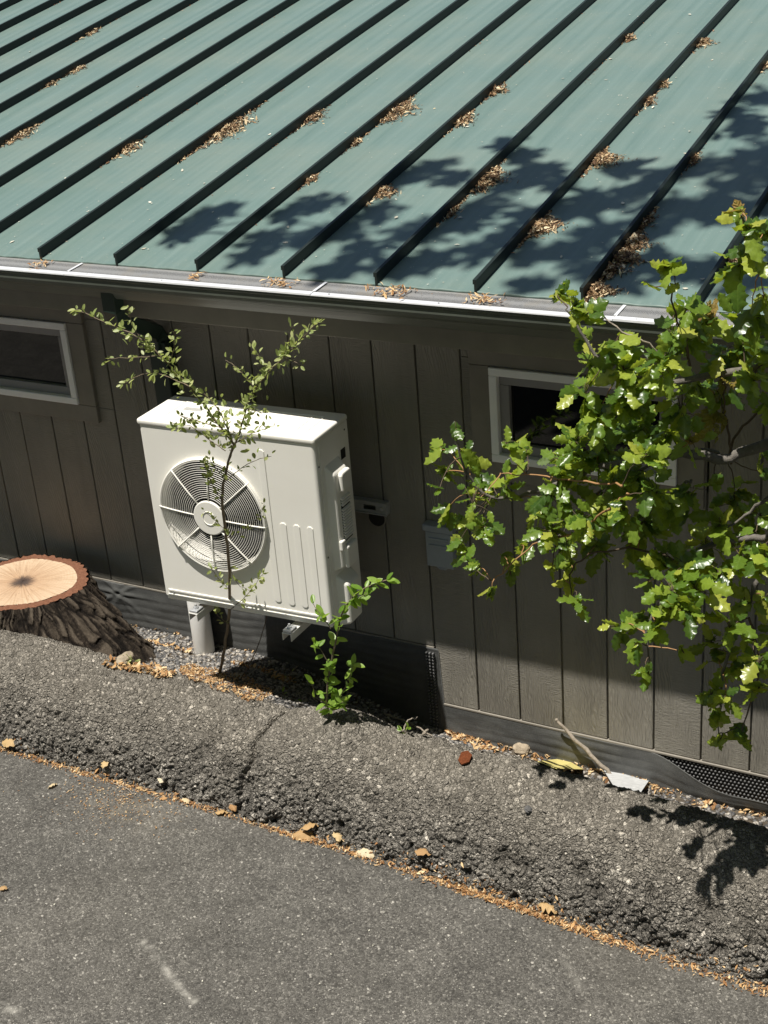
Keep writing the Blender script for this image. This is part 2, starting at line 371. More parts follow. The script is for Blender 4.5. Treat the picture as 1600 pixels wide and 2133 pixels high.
M = dict(
    siding=mat_siding(), roof=mat_roof(), guard=mat_guard(), bark=mat_bark(), cut=mat_cut(), membrane=mat_membrane(), glass=mat_glass(), ac=mat_ac(), ground=mat_ground(),
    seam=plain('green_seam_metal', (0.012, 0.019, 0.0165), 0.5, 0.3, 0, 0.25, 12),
    gutter=plain('green_gutter_metal', (0.105, 0.118, 0.098), 0.38, 0.5, 0, 0.3, 6),
    trim=plain('painted_trim', (0.235, 0.215, 0.182), 0.55, 0.35, 0, 0.22, 9, 0.15),
    dark=plain('shadow_gap', (0.012, 0.011, 0.010), 0.9, 0.1),
    white=plain('white_vinyl', (0.88, 0.88, 0.88), 0.35, 0.45, 0, 0.1, 8),
    sash=plain('grey_vinyl', (0.27, 0.26, 0.265), 0.4, 0.4, 0, 0.12, 10),
    alu=plain('bright_aluminium', (0.82, 0.83, 0.84), 0.38, 0.5, 0.35, 0.15, 18),
    steel=plain('galvanised_steel', (0.62, 0.63, 0.64), 0.35, 0.5, 0.6, 0.25, 60),
    bracket=plain('pale_bracket_paint', (0.62, 0.61, 0.57), 0.45, 0.4, 0, 0.15, 25),
    pipe=plain('white_pipe', (0.86, 0.85, 0.82), 0.4, 0.45, 0, 0.15, 12),
    fan=plain('grey_fan_plastic', (0.055, 0.055, 0.056), 0.5, 0.35, 0, 0.2, 15),
    coil=plain('dark_coil_fins', (0.020, 0.020, 0.022), 0.6, 0.3, 0.2, 0.3, 60),
    black=plain('black_plastic', (0.012, 0.012, 0.012), 0.5, 0.4),
    label=plain('printed_label', (0.40, 0.40, 0.38), 0.5, 0.3),
    rail=plain('dull_zinc', (0.40, 0.40, 0.39), 0.45, 0.4, 0.2, 0.2, 40),
    downspout=plain('dark_green_downspout', (0.018, 0.034, 0.026), 0.4, 0.5, 0, 0.2, 8),
    box=plain('grey_box_plastic', (0.27, 0.30, 0.33), 0.45, 0.4, 0, 0.1, 20),
    barkedge=plain('red_inner_bark', (0.23, 0.105, 0.062), 0.85, 0.15, 0, 0.5, 90, 0.8),
    road=mat_asphalt('worn_asphalt', (0.116, 0.110, 0.098), 0.0075, 0.55, 0.55, 0.03),
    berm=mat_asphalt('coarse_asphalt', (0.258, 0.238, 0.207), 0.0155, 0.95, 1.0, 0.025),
    pebble=mat_rand('gravel_stone', [(0.0, (0.05, 0.05, 0.052)), (0.45, (0.15, 0.145, 0.14)), (0.8, (0.28, 0.26, 0.235)), (1.0, (0.46, 0.42, 0.36))], 0.8, 0.3, 0.4),
    chip=mat_rand('dry_litter', [(0.0, (0.15, 0.07, 0.028)), (0.3, (0.34, 0.18, 0.075)), (0.65, (0.52, 0.34, 0.16)), (1.0, (0.70, 0.55, 0.34))], 0.75, 0.25, 0.3, 0.12),
    edgechip=mat_rand('road_edge_litter', [(0.0, (0.13, 0.06, 0.025)), (0.35, (0.33, 0.165, 0.065)), (0.7, (0.52, 0.32, 0.14)), (1.0, (0.72, 0.56, 0.34))], 0.75, 0.25, 0.3, 0.1),
    darkchip=mat_rand('brown_roof_litter', [(0.0, (0.05, 0.027, 0.015)), (0.4, (0.19, 0.11, 0.056)), (0.75, (0.40, 0.275, 0.15)), (0.92, (0.66, 0.54, 0.34)), (1.0, (0.78, 0.68, 0.48))], 0.75, 0.25, 0.3, 0.1),
    redchip=mat_rand('red_litter', [(0.0, (0.10, 0.04, 0.02)), (0.5, (0.28, 0.12, 0.055)), (1.0, (0.48, 0.29, 0.14))], 0.8, 0.2, 0.3),
    palechip=mat_rand('pale_bits', [(0.0, (0.40, 0.38, 0.30)), (1.0, (0.66, 0.64, 0.54))], 0.7, 0.3, 0.2),
    dryleaf=mat_rand('dry_leaf', [(0.0, (0.36, 0.20, 0.085)), (0.4, (0.52, 0.36, 0.17)), (0.75, (0.62, 0.48, 0.27)), (1.0, (0.68, 0.60, 0.44))], 0.6, 0.3, 0.3, 0.2),
    rock=plain('tan_rock', (0.40, 0.33, 0.24), 0.85, 0.2, 0, 0.55, 40, 0.7),
    stick=plain('grey_dead_wood', (0.36, 0.31, 0.25), 0.85, 0.2, 0, 0.5, 60, 0.6),
    twig=plain('oak_twig_bark', (0.115, 0.085, 0.058), 0.8, 0.2, 0, 0.4, 60, 0.4),
    limb=plain('grey_oak_bark', (0.17, 0.155, 0.135), 0.85, 0.2, 0, 0.5, 45, 0.7),
    newtwig=plain('orange_new_twig', (0.36, 0.20, 0.09), 0.6, 0.3, 0, 0.3, 60),
    stem=plain('sapling_stem', (0.24, 0.19, 0.13), 0.75, 0.2, 0, 0.4, 60, 0.3),
    rust=plain('rusty_bark', (0.20, 0.062, 0.025), 0.9, 0.1, 0, 0.6, 120, 0.9),
    yellow=plain('faded_yellow_paper', (0.74, 0.64, 0.24), 0.7, 0.2, 0, 0.15, 20),
    whitescrap=plain('white_plastic_scrap', (0.60, 0.61, 0.61), 0.6, 0.3, 0, 0.35, 40),
    oak=mat_leaf('oak_leaf', [(0.0, (0.028, 0.065, 0.012)), (0.3, (0.065, 0.128, 0.018)), (0.6, (0.145, 0.225, 0.028)), (0.85, (0.25, 0.32, 0.042)), (1.0, (0.36, 0.37, 0.06))], 0.30, 0.40, (0.54, 0.66, 0.04), 0.24, 0.03),
    oaknew=mat_leaf('oak_new_leaf', [(0.0, (0.20, 0.19, 0.035)), (0.5, (0.23, 0.17, 0.035)), (1.0, (0.27, 0.155, 0.05))], 0.4, 0.35, (0.5, 0.40, 0.05)),
    sapleaf=mat_leaf('sapling_leaf', [(0.0, (0.17, 0.22, 0.06)), (0.5, (0.28, 0.33, 0.11)), (1.0, (0.42, 0.44, 0.20))], 0.45, 0.4, (0.60, 0.68, 0.16), 0.3, 0.05),
    shootleaf=mat_leaf('shoot_leaf', [(0.0, (0.10, 0.20, 0.022)), (0.5, (0.16, 0.28, 0.034)), (1.0, (0.24, 0.36, 0.06))], 0.4, 0.42, (0.50, 0.72, 0.07), 0.4, 0.05),
)

# ------------------------------------------------------------------ ground, road, berm, gravel
ROAD_Z = -0.25
EDGE = np.array([at_z(x, y, ROAD_Z)[:2] for x, y in [(-60, 1538), (0, 1555), (200, 1612), (400, 1670), (600, 1732), (800, 1790), (1000, 1856), (1200, 1925), (1400, 1992), (1600, 2060), (1660, 2082)]])
def edge_y(x): return np.interp(x, EDGE[:, 0], EDGE[:, 1]) + 0.012*(fbm(np.asarray(x)*3.1, np.asarray(x)*0+5.3, 3)-0.45)
def wall_ground(x): return np.interp(x, [-2, 1.45, 1.75, 2.3, 2.7, 9], [-0.23, -0.235, -0.27, -0.41, -0.455, -0.46])
def soil_z(x, y):
    x = np.asarray(x, dtype=float); y = np.asarray(y, dtype=float)
    yb = edge_y(x)+0.46
    t = np.clip((y-yb)/(-0.04-yb), 0, 1); t = t*t*(3-2*t)*0.6+t*0.4
    z = -0.095+(wall_ground(x)+0.095)*t
    return z + 0.03*(fbm(x*6, y*6, 4, 3)-0.47)
def struct(o): o['kind'] = 'structure'; return o

# ground sheet to the horizon (under everything)
g = MB(); g.add([(-400, -400, -0.75), (400, -400, -0.75), (400, 400, -0.75), (-400, 400, -0.75)], [(0, 1, 2, 3)])
struct(g.build('ground', M['ground']))
# soil strip between berm and wall
xs = np.concatenate([np.linspace(-6, 0, 30), np.linspace(0.02, 5, 420), np.linspace(5.1, 9, 20)]); ts = np.linspace(0, 1, 70)
X = xs[:, None]+0*ts[None]; Y = (edge_y(X)+0.36)*(1-ts)+0.10*ts
Z = soil_z(X, Y)+0.006*(vnoise(X*70, Y*70, 8)-0.5)
Z = np.where(Y < edge_y(X)+0.46, -0.14, Z)
struct(link('soil_bed', mesh_np('soil_bed', np.stack([X, Y, Z], -1).reshape(-1, 3), grid_faces(len(xs), len(ts))), M['ground']))

# berm: a hand-formed lump of coarse asphalt
def build_berm():
    prof = np.array([(-0.03, -0.035), (0.0, 0.0), (0.018, 0.055), (0.040, 0.115), (0.070, 0.168), (0.112, 0.232), (0.168, 0.282), (0.24, 0.313), (0.31, 0.326), (0.372, 0.325), (0.420, 0.305), (0.462, 0.255), (0.53, 0.13), (0.62, -0.02)])
    seg = np.r_[0, np.cumsum(np.hypot(*np.diff(prof, axis=0).T))]
    L = seg[-1]; nv = 235; sv = np.linspace(0, L, nv)
    # smooth the profile
    sm = np.linspace(0, L, 800); a = np.interp(sm, seg, prof[:, 0]); b = np.interp(sm, seg, prof[:, 1])
    k = np.hanning(71); k /= k.sum(); pad = lambda q: np.convolve(np.r_[np.full(35, q[0]), q, np.full(35, q[-1])], k, 'valid')
    pa, pb = np.interp(sv, sm, pad(a)), np.interp(sv, sm, pad(b))
    na, nb = -np.gradient(pb, sv), np.gradient(pa, sv); nl = np.hypot(na, nb); na /= nl; nb /= nl
    xs = np.concatenate([np.linspace(-6, 0.15, 60), np.arange(0.16, 4.75, 0.0034), np.linspace(4.8, 9, 40)])
    X = xs[:, None]+0*sv[None]; S = sv[None]+0*X
    lump = 0.042*(fbm(X*1.7, S*2.0, 3, 5)-0.44)+0.035*(fbm(X*5, S*5, 3, 9)-0.44)
    crest = 0.030*np.exp(-((X-2.42)/0.22)**2)-0.016*np.exp(-((X-2.05)/0.10)**2)+0.012*np.sin(X*2.3)
    f1, f2, rid = worley(X/0.024+0.5*vnoise(X*50, S*50, 2), S/0.024+0.5*vnoise(X*50, S*50, 12), 4)
    g1, g2, gid = worley(X/0.010, S/0.010, 14)
    edge = np.clip((f2-f1)/0.45, 0, 1); eg = np.clip((g2-g1)/0.5, 0, 1)
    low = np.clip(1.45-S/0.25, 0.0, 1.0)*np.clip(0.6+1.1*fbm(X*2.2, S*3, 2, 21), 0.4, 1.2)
    amp = 0.0050+0.0110*low
    stones = amp*(np.sqrt(edge)*(0.45+1.1*rid)-0.5)+0.0032*eg*(0.3+gid)
    pits = -0.013*np.clip(fbm(X*16, S*16, 3, 31)-0.50, 0, 1)*8*(0.35+0.65*low)
    xc = 2.105-0.10*(0.40-S)*1.0+0.022*(vnoise(S*22, S*0+1.0, 3)-0.5)
    crack = -0.034*np.exp(-((X-xc)/0.009)**2)*np.clip(0.35+1.3*vnoise(S*16, X*3, 6), 0, 1)-0.014*np.exp(-((X-xc)/0.05)**2)
    D = lump*np.clip(S/0.12, 0, 1)+stones+np.clip(pits, -0.028, 0)+crack
    Yc = edge_y(X)+pa[None]+na[None]*D
    Zc = ROAD_Z+pb[None]*(1+crest/0.26)+nb[None]*D
    me = mesh_np('asphalt_berm', np.stack([X, Yc, Zc], -1).reshape(-1, 3), grid_faces(len(xs), nv))
    point_attr(me, 'stone', np.clip(0.55*rid+0.42*gid+0.06*(1-low), 0, 1)); point_attr(me, 'gap', np.clip(0.95-edge*1.7, 0, 1)*(0.25+0.75*low)*np.clip(fbm(X*20, S*20, 2, 51)*2-0.3, 0, 1)+np.clip(pits*-40, 0, 0.8))  # gaps and pits coloured darker on the front face to deepen its shade
    point_attr(me, 'scuff', np.zeros(X.size)); point_attr(me, 'wear_and_light', np.clip(0.30*(1-low)+0.5*np.clip(fbm(X*3, S*4, 3, 40)-0.5, 0, 1), 0, 0.5))  # top paled with dust colour, also to paint in the sunlit crest
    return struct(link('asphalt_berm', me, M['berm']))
build_berm()
BERM_O = bpy.data.objects['asphalt_berm']
# height field of berm, soil and road for setting things down
_bx = np.empty(len(BERM_O.data.vertices)*3, dtype=np.float32); BERM_O.data.vertices.foreach_get('co', _bx); _bx = _bx.reshape(-1, 235, 3)
_hx = np.arange(-0.6, 5.4, 0.006); _hy = np.arange(-3.0, 0.12, 0.006)
_HX, _HY = np.meshgrid(_hx, _hy, indexing='ij')
_HE = edge_y(_HX); _HZ = np.where(_HY < _HE+0.03, ROAD_Z, -9.0)
_HZ = np.maximum(_HZ, np.where(_HY > _HE+0.46, soil_z(_HX, _HY), -9.0))
_idx = np.clip(np.searchsorted(_bx[:, 0, 0], _hx), 0, len(_bx)-1)
for _i, _k in enumerate(_idx):
    _row = _bx[_k]; _HZ[_i] = np.maximum(_HZ[_i], np.interp(_hy, _row[:, 1], _row[:, 2], left=-9, right=-9))
def surf_za(x, y):
    i = np.clip(np.round((np.asarray(x)+0.6)/0.006).astype(int), 0, len(_hx)-1); j = np.clip(np.round((np.asarray(y)+3.0)/0.006).astype(int), 0, len(_hy)-1)
    return _HZ[i, j]
def surf_z(x, y): return float(surf_za(x, y))
_tt = np.arange(1400)*0.0015
def drop(px, py, zguess=-0.1):
    """world point seen at a photo pixel on the ground surface"""
    d = ray(px, py); t0 = (0.35-CAM[2])/d[2]
    P = CAM[None]+d[None]*(t0+_tt)[:, None]
    hit = (P[:, 2] <= surf_za(P[:, 0], P[:, 1])) & (P[:, 1] < 0) & (P[:, 0] > -0.6) & (P[:, 0] < 5.4)
    if hit.any(): return P[int(np.argmax(hit))]
    return at_z(px, py, zguess)

def build_road():
    xs = np.concatenate([np.linspace(-300, -2, 24), np.linspace(-1.5, 0.55, 20), np.arange(0.6, 4.85, 0.0058), np.linspace(4.9, 8, 20), np.linspace(10, 300, 24)])
    ys = np.concatenate([np.linspace(0, -1.62, 290), np.linspace(-1.65, -3, 60), np.linspace(-3.3, -9, 20)])
    X = xs[:, None]+0*ys[None]; Y = edge_y(np.clip(X, -6, 9))+0.03+ys[None]
    f1, f2, rid = worley(X/0.0125, Y/0.0125, 3); g1, g2, gid = worley(X/0.007, Y/0.007, 8)
    e = np.clip((f2-f1)/0.4, 0, 1)
    near = np.clip((X+1)/0.5, 0, 1)*np.clip((5.2-X)/0.5, 0, 1)
    show = (rid > 0.45)
    Z = ROAD_Z+near*(0.0022*np.sqrt(e)*show*(0.4+rid*0.6)+0.006*(fbm(X*9, Y*9, 3, 2)-0.47)-0.004*np.clip(fbm(X*30, Y*30, 2, 5)-0.52, 0, 1)*4)
    Z = Z+0.02*(fbm(X*0.8, Y*0.8, 2, 12)-0.4)*np.clip(-ys[None]*3, 0, 1)*near
    me = mesh_np('road', np.stack([X, Y, Z], -1).reshape(-1, 3), grid_faces(len(xs), len(ys))[:, ::-1])
    st = np.where(show, 0.2+0.76*rid**1.4, 0.3+0.35*gid); st = np.where(gid > 0.985, 0.95, st)
    scuff = np.zeros(X.shape)
    for line in ([(300, 1962), (335, 2005), (365, 2048), (405, 2085)], [(-5, 2092), (40, 2108), (80, 2128)], [(1175, 1995), (1210, 2060)]):
        P = np.array([at_z(a, b, ROAD_Z)[:2] for a, b in line])
        for a, b in zip(P[:-1], P[1:]):
            dv = b-a; t = np.clip(((X-a[0])*dv[0]+(Y-a[1])*dv[1])/(dv@dv), 0, 1)
            dd = np.hypot(X-a[0]-t*dv[0], Y-a[1]-t*dv[1]); w = 0.22 if line[0][0] > 1000 else 0.55
            scuff = np.maximum(scuff, w*np.exp(-(dd/0.014)**2)*np.clip(fbm(X*40, Y*40, 3, 6)*2.2-0.55, 0, 1))
    c = at_z(270, 1690, ROAD_Z)
    wear_and_light = 0.5*np.exp(-(((X-c[0])/0.22)**2+((Y-c[1])/0.10)**2))*np.clip(fbm(X*25, Y*25, 3, 7)*2-0.4, 0, 1)+0.3*np.clip(fbm(X*1.6, Y*1.6, 3, 17)-0.48, 0, 1)
    point_attr(me, 'stone', st); point_attr(me, 'gap', np.clip(1-e*1.5, 0, 1)*show*0.25); point_attr(me, 'scuff', scuff); point_attr(me, 'wear_and_light', np.clip(wear_and_light, 0, 0.5))
    return struct(link('road', me, M['road']))
build_road()

_ICO = None
def ico():
    global _ICO
    if _ICO is None:
        import bmesh
        bm = bmesh.new(); bmesh.ops.create_icosphere(bm, subdivisions=1, radius=1.0)
        v = np.array([q.co[:] for q in bm.verts]); f = np.array([[q.index for q in p.verts] for p in bm.faces]); bm.free(); _ICO = (v, f)
    return _ICO
def rots(n):
    q = NR.normal(size=(n, 4)); q /= np.linalg.norm(q, axis=1)[:, None]; w, x, y, z = q.T
    return np.stack([1-2*(y*y+z*z), 2*(x*y-z*w), 2*(x*z+y*w), 2*(x*y+z*w), 1-2*(x*x+z*z), 2*(y*z-x*w), 2*(x*z-y*w), 2*(y*z+x*w), 1-2*(x*x+y*y)], 1).reshape(n, 3, 3)
def pebbles(name, pos, size, mat, label, cat='gravel', flat=0.65):
    v0, f0 = ico(); n = len(pos)
    sc = size[:, None, None]*NR.uniform(0.6, 1.25, (n, 1, 3)); sc[:, :, 2] *= flat
    v = (v0[None]*NR.uniform(0.86, 1.12, (n, len(v0), 1))*sc)
    a = NR.uniform(0, 2*PI, n); ca, sa = np.cos(a), np.sin(a)
    v = np.stack([v[..., 0]*ca[:, None]-v[..., 1]*sa[:, None], v[..., 0]*sa[:, None]+v[..., 1]*ca[:, None], v[..., 2]], -1)
    v = v+pos[:, None, :]
    f = f0[None]+(np.arange(n)*len(v0))[:, None, None]
    o = link(name, mesh_np(name, v.reshape(-1, 3), f.reshape(-1, 3), False), mat); return tag(o, label, cat, None, 'stuff')
n = 9000
px = NR.uniform(0.75, 2.75, n); py = edge_y(px)+0.50+NR.uniform(0, 1, n)**0.9*(-0.02-(edge_y(px)+0.50))
pebbles('gravel', np.stack([px, py, soil_z(px, py)+0.002], 1), NR.uniform(0.005, 0.0115, n), M['pebble'], 'grey crushed gravel filling the strip below the heat pump', 'gravel')
n = 3500
px = NR.uniform(2.7, 4.9, n); py = edge_y(px)+0.50+NR.uniform(0, 1, n)*(-0.02-(edge_y(px)+0.50))
pebbles('gravel', np.stack([px, py, soil_z(px, py)+0.002], 1), NR.uniform(0.005, 0.012, n), M['pebble'], 'tan and grey gravel below the stepped down siding at right', 'gravel')

def chips(name, pos, length, mat, parent=None, up=None, wid=(0.3, 0.6), tilt=0.45, build=True, curl=0.18):
    """bent leaf-bits: each a 6-vertex strip"""
    n = len(pos); a = NR.uniform(0, 2*PI, n); L = length; W = L*NR.uniform(wid[0], wid[1], n)
    base = np.array([(-0.5, -0.15, 0), (-0.5, 0.15, 0), (0.0, -0.5, 1.0), (0.0, 0.5, 1.0), (0.5, -0.12, 0), (0.5, 0.12, 0)])
    v = np.repeat(base[None], n, 0).copy()
    v[..., 0] *= L[:, None]; v[..., 1] *= W[:, None]; v[..., 2] *= (L*NR.uniform(-curl, curl, n))[:, None]
    tx, ty = NR.normal(0, tilt, n), NR.normal(0, tilt, n)
    y2 = v[..., 1]*np.cos(tx)[:, None]-v[..., 2]*np.sin(tx)[:, None]; z2 = v[..., 1]*np.sin(tx)[:, None]+v[..., 2]*np.cos(tx)[:, None]
    x2 = v[..., 0]*np.cos(ty)[:, None]+z2*np.sin(ty)[:, None]; z3 = -v[..., 0]*np.sin(ty)[:, None]+z2*np.cos(ty)[:, None]
    x3 = x2*np.cos(a)[:, None]-y2*np.sin(a)[:, None]; y3 = x2*np.sin(a)[:, None]+y2*np.cos(a)[:, None]
    v = np.stack([x3, y3, z3], -1)
    if up is not None:   # shear onto the roof slope
        v[..., 2] += v[..., 1]*up
    v = v+np.asarray(pos)[:, None, :]
    f0 = np.array([(0, 2, 3, 1), (2, 4, 5, 3)]); f = f0[None]+(np.arange(n)*6)[:, None, None]
    return link(name, mesh_np(name, v.reshape(-1, 3), f.reshape(-1, 4), False), mat, parent)

# litter along the road edge
def edge_litter():
    pts = []; L = []
    n = 15000
    x = NR.uniform(0.5, 4.8, n)
    dens = np.clip(0.35+1.1*fbm(x*3.3, x*0+2.2, 3, 4)-0.25, 0.05, 1)*np.interp(x, [0.5, 1.2, 2.0, 2.8, 3.4, 4.0, 4.8], [0.25, 0.45, 0.4, 0.8, 1.0, 0.7, 0.55])
    k = NR.uniform(0, 1, n) < dens; x = x[k]
    w = 0.006+0.026*fbm(x*4, x*0+9, 3, 14)*np.interp(x, [0.5, 2, 3.3, 5], [0.6, 0.7, 1.15, 0.9])
    off = NR.normal(0, 1, len(x))*w*0.75-0.014-w*0.3
    y = edge_y(x)+off
    z = surf_za(x, y)+NR.uniform(0.001, 0.010, len(x))
    o = chips('leaf_litter', np.stack([x, y, z], 1), NR.uniform(0.005, 0.019, len(x))*np.where(NR.uniform(0, 1, len(x)) > 0.96, 1.7, 1.0), M['edgechip'], None, None, (0.15, 0.5))
    return tag(o, 'line of orange dry leaf litter along the foot of the asphalt berm', 'leaf litter', None, 'stuff')
edge_litter()
def ground_litter(pxs, n, spread, mat, label, size=(0.008, 0.03)):
    P = []
    while len(P) < n:
        cx, cy, rx, ry = RND.choice(pxs); a = RND.uniform(0, 2*PI); r = math.sqrt(RND.random())
        p = drop(cx+rx*r*math.cos(a), cy+ry*r*math.sin(a)); P.append((p[0], p[1], surf_z(p[0], p[1])+RND.uniform(0.002, 0.018)))
    o = chips('leaf_litter', np.array(P), NR.uniform(size[0], size[1], n), mat)
    return tag(o, label, 'leaf litter', None, 'stuff')
ground_litter([(430, 1410, 40, 16), (480, 1425, 50, 20), (530, 1445, 40, 18), (400, 1400, 25, 12)], 1700, 1, M['chip'], 'mound of tan leaf litter on the berm back beside the sapling', (0.005, 0.018))
ground_litter([(300, 1300, 25, 8), (345, 1310, 30, 8), (380, 1318, 20, 8)], 130, 1, M['chip'], 'dry leaves against the black skirting behind the stump', (0.012, 0.032))
ground_litter([(540, 1352, 30, 10), (585, 1362, 26, 9), (500, 1345, 25, 8)], 130, 1, M['chip'], 'dry leaves on gravel under the heat pump edge', (0.012, 0.030))
ground_litter([(250, 1385, 40, 12), (300, 1395, 40, 9), (340, 1405, 25, 8)], 240, 1, M['chip'], 'dry leaves piled at the foot of the stump', (0.01, 0.035))
ground_litter([(985, 1535, 45, 16), (1030, 1550, 50, 18), (960, 1528, 30, 10)], 620, 1, M['chip'], 'orange leaf litter at the corner of the stepped siding', (0.01, 0.034))
ground_litter([(1130, 1575, 50, 12), (1220, 1600, 60, 14), (1310, 1625, 60, 12), (1400, 1645, 60, 12), (1500, 1675, 60, 12), (1580, 1692, 40, 10)], 700, 1, M['chip'], 'pale leaf litter in the narrow strip below the right siding', (0.008, 0.028))

# ------------------------------------------------------------------ house
house = empty('house', (0, 0, 0)); tag(house, 'grey brown board sided house with a green standing seam metal roof', 'house')
S = 0.2032
WIN = [(-0.14, 0.621), (2.777, 3.545)]          # white frame extents in x
def in_window(x0, x1): return any(x1 > a-0.02 and x0 < b+0.02 for a, b in WIN)
HX0, HX1 = -5.0, 8.2
wb = MB(); wb.box(HX0, HX1, 0.075, 0.16, -0.7, 1.62)
wall = wb.build('wall', M['dark'], house)
for k in range(int(HX0/S), int(HX1/S)):
    x0, x1 = k*S+0.004, (k+1)*S-0.004; zb = 0.0 if k < 12 else -0.29
    dy = RND.uniform(-0.0012, 0.0012)
    pieces = [(x0, x1, zb, 1.61)]
    for a, b in WIN:
        a -= 0.002; b += 0.002
        if x1 > a and x0 < b:
            pieces = [(x0, x1, zb, 0.945), (x0, x1, 1.385, 1.61)]
            if x0 < a-0.004: pieces.append((x0, a, 0.946, 1.384))
            if x1 > b+0.004: pieces.append((b, x1, 0.946, 1.384))
    for a, b, z0, z1 in pieces:
        MB().box(a, b, dy, 0.03, z0, z1).build('siding_board', M['siding'], wall, bevel=0.003)
# narrow shiplap tongue behind the grooves
MB().box(HX0, HX1, 0.012, 0.02, 0.003, 0.93).build('groove_backing', M['siding'], wall)
MB().box(12*S, HX1, 0.0135, 0.021, -0.287, 0.002).build('groove_backing', M['siding'], wall)
tb = MB(); tb.box(0.75, 2.70, 0.012, 0.02, 0.931, 1.6); tb.box(HX0, -0.35, 0.012, 0.02, 0.931, 1.6); tb.box(3.7, HX1, 0.012, 0.02, 0.931, 1.6); tb.build('groove_backing', M['siding'], wall)
# drip flashing below the boards
MB().box(HX0, 12*S-0.002, -0.006, 0.03, -0.012, -0.002).build('flashing', M['trim'], wall, bevel=0.002)
MB().box(12*S+0.002, HX1, -0.006, 0.03, -0.302, -0.292).build('flashing', M['trim'], wall, bevel=0.002)
# side and rear walls
sw = MB(); sw.box(HX0, HX0+0.1, 0.162, 11.0, -0.7, 1.62); sw.box(HX1-0.1, HX1, 0.162, 11.0, -0.7, 1.62); sw.box(HX0+0.102, HX1-0.102, 10.9, 11.0, -0.7, 1.62)
sw.build('side_wall', M['siding'], house)

def window(x0, x1, tx0, tx1):
    z0, z1 = 0.958, 1.362; w = 0.034
    fr = MB()
    fr.box(x0, x1, -0.034, 0.045, z1-w, z1); fr.box(x0, x1, -0.034, 0.045, z0, z0+w)
    fr.box(x0, x0+w, -0.0335, 0.0445, z0+w, z1-w); fr.box(x1-w, x1, -0.0335, 0.0445, z0+w, z1-w)
    win = fr.build('window', M['white'], house, bevel=0.004)
    a0, a1, b0, b1, s = x0+w, x1-w, z0+w, z1-w, 0.042
    sh = MB(); sh.box(a0, a1, -0.008, 0.04, b1-s, b1); sh.box(a0, a1, -0.008, 0.04, b0, b0+s); sh.box(a0, a0+s, -0.0075, 0.0395, b0+s, b1-s); sh.box(a1-s, a1, -0.0075, 0.0395, b0+s, b1-s)
    sh.build('sash', M['sash'], win, bevel=0.004)
    MB().box(a0+s-0.005, a1-s+0.005, 0.016, 0.022, b0+s-0.005, b1-s+0.005).build('pane', M['glass'], win)
    t0, t1 = 0.872, 1.50
    for bx in ((tx0, tx1, t1-0.135, t1), (tx0, tx1, t0, z0-0.001), (tx0, x0-0.001, z0, t1-0.136), (x1+0.001, tx1, z0, t1-0.136)):
        MB().box(bx[0], bx[1], -0.022, 0.004, bx[2], bx[3]).build('casing', M['trim'], win, bevel=0.003)
    return win
window(WIN[0][0], WIN[0][1], -0.25, 0.722)
window(WIN[1][0], WIN[1][1], 2.688, 3.65)

# eave: fascia, soffit, gutter
MB().box(HX0, HX1, -0.362, -0.33, 1.549, 1.762).build('fascia', M['trim'], house, bevel=0.003)
MB().box(HX0, HX1, -0.328, 0.0, 1.612, 1.63).build('soffit', M['trim'], house)
GX0, GX1 = HX0-0.1, HX1+0.1
prof = [(-0.362, 1.752), (-0.362, 1.648), (-0.425, 1.646), (-0.440, 1.652), (-0.4515, 1.670), (-0.462, 1.688), (-0.476, 1.700), (-0.4765, 1.7035), (-0.486, 1.7055), (-0.491, 1.720), (-0.491, 1.741), (-0.496, 1.744), (-0.496, 1.756), (-0.484, 1.7575), (-0.484, 1.752), (-0.488, 1.745), (-0.470, 1.71), (-0.43, 1.655), (-0.37, 1.655), (-0.3665, 1.752)]
gm = MB(); gm.prism(prof, GX0, GX1, 'x'); gutter = gm.build('gutter', M['gutter'], house, bevel=0.0015)
# gutter guard in lengths, with bright front lip
joints = [GX0]+[float(at_y(px, py, -0.44)[0]) for px, py in ((-620, 480), (-250, 515), (150, 553), (662, 602), (1288, 655), (2000, 700))]+[GX1]
for i, (a, b) in enumerate(zip(joints[:-1], joints[1:])):
    if b-a < 0.05: continue
    e = RND.uniform(-0.0015, 0.0015)
    v = []; nx = 2; pr = [(-0.352, 1.772), (-0.39, 1.7665+e), (-0.43, 1.7625+e), (-0.4685, 1.7598+e)]
    m_ = MB(); m_.prism([(y, z) for y, z in pr]+[(y, z-0.003) for y, z in pr[::-1]], a+0.0015, b-0.0015, 'x'); m_.build('gutter_guard', M['guard'], gutter)
    m_ = MB(); m_.prism([(-0.4685, 1.7618+e), (-0.497, 1.7600+e), (-0.4985, 1.7540), (-0.4970, 1.7540), (-0.4955, 1.7585+e), (-0.4685, 1.7600+e)], a+0.001, b-0.001, 'x'); m_.build('guard_lip', M['alu'], gutter)
    if i:   # raised overlap rib at the joint
        m_ = MB(); m_.prism([(-0.375, 1.7725), (-0.468, 1.7645), (-0.468, 1.7625), (-0.375, 1.7705)], a-0.006, a+0.006, 'x'); m_.build('guard_joint', M['alu'], gutter)
    for j in range(int((b-a)/0.41)):
        xx = a+0.1+j*0.41+RND.uniform(-0.03, 0.03); MB().cyl((xx, -0.4835, 1.7605), 0.0035, 0.0025, 'z', 8).build('guard_screw', M['steel'], gutter)

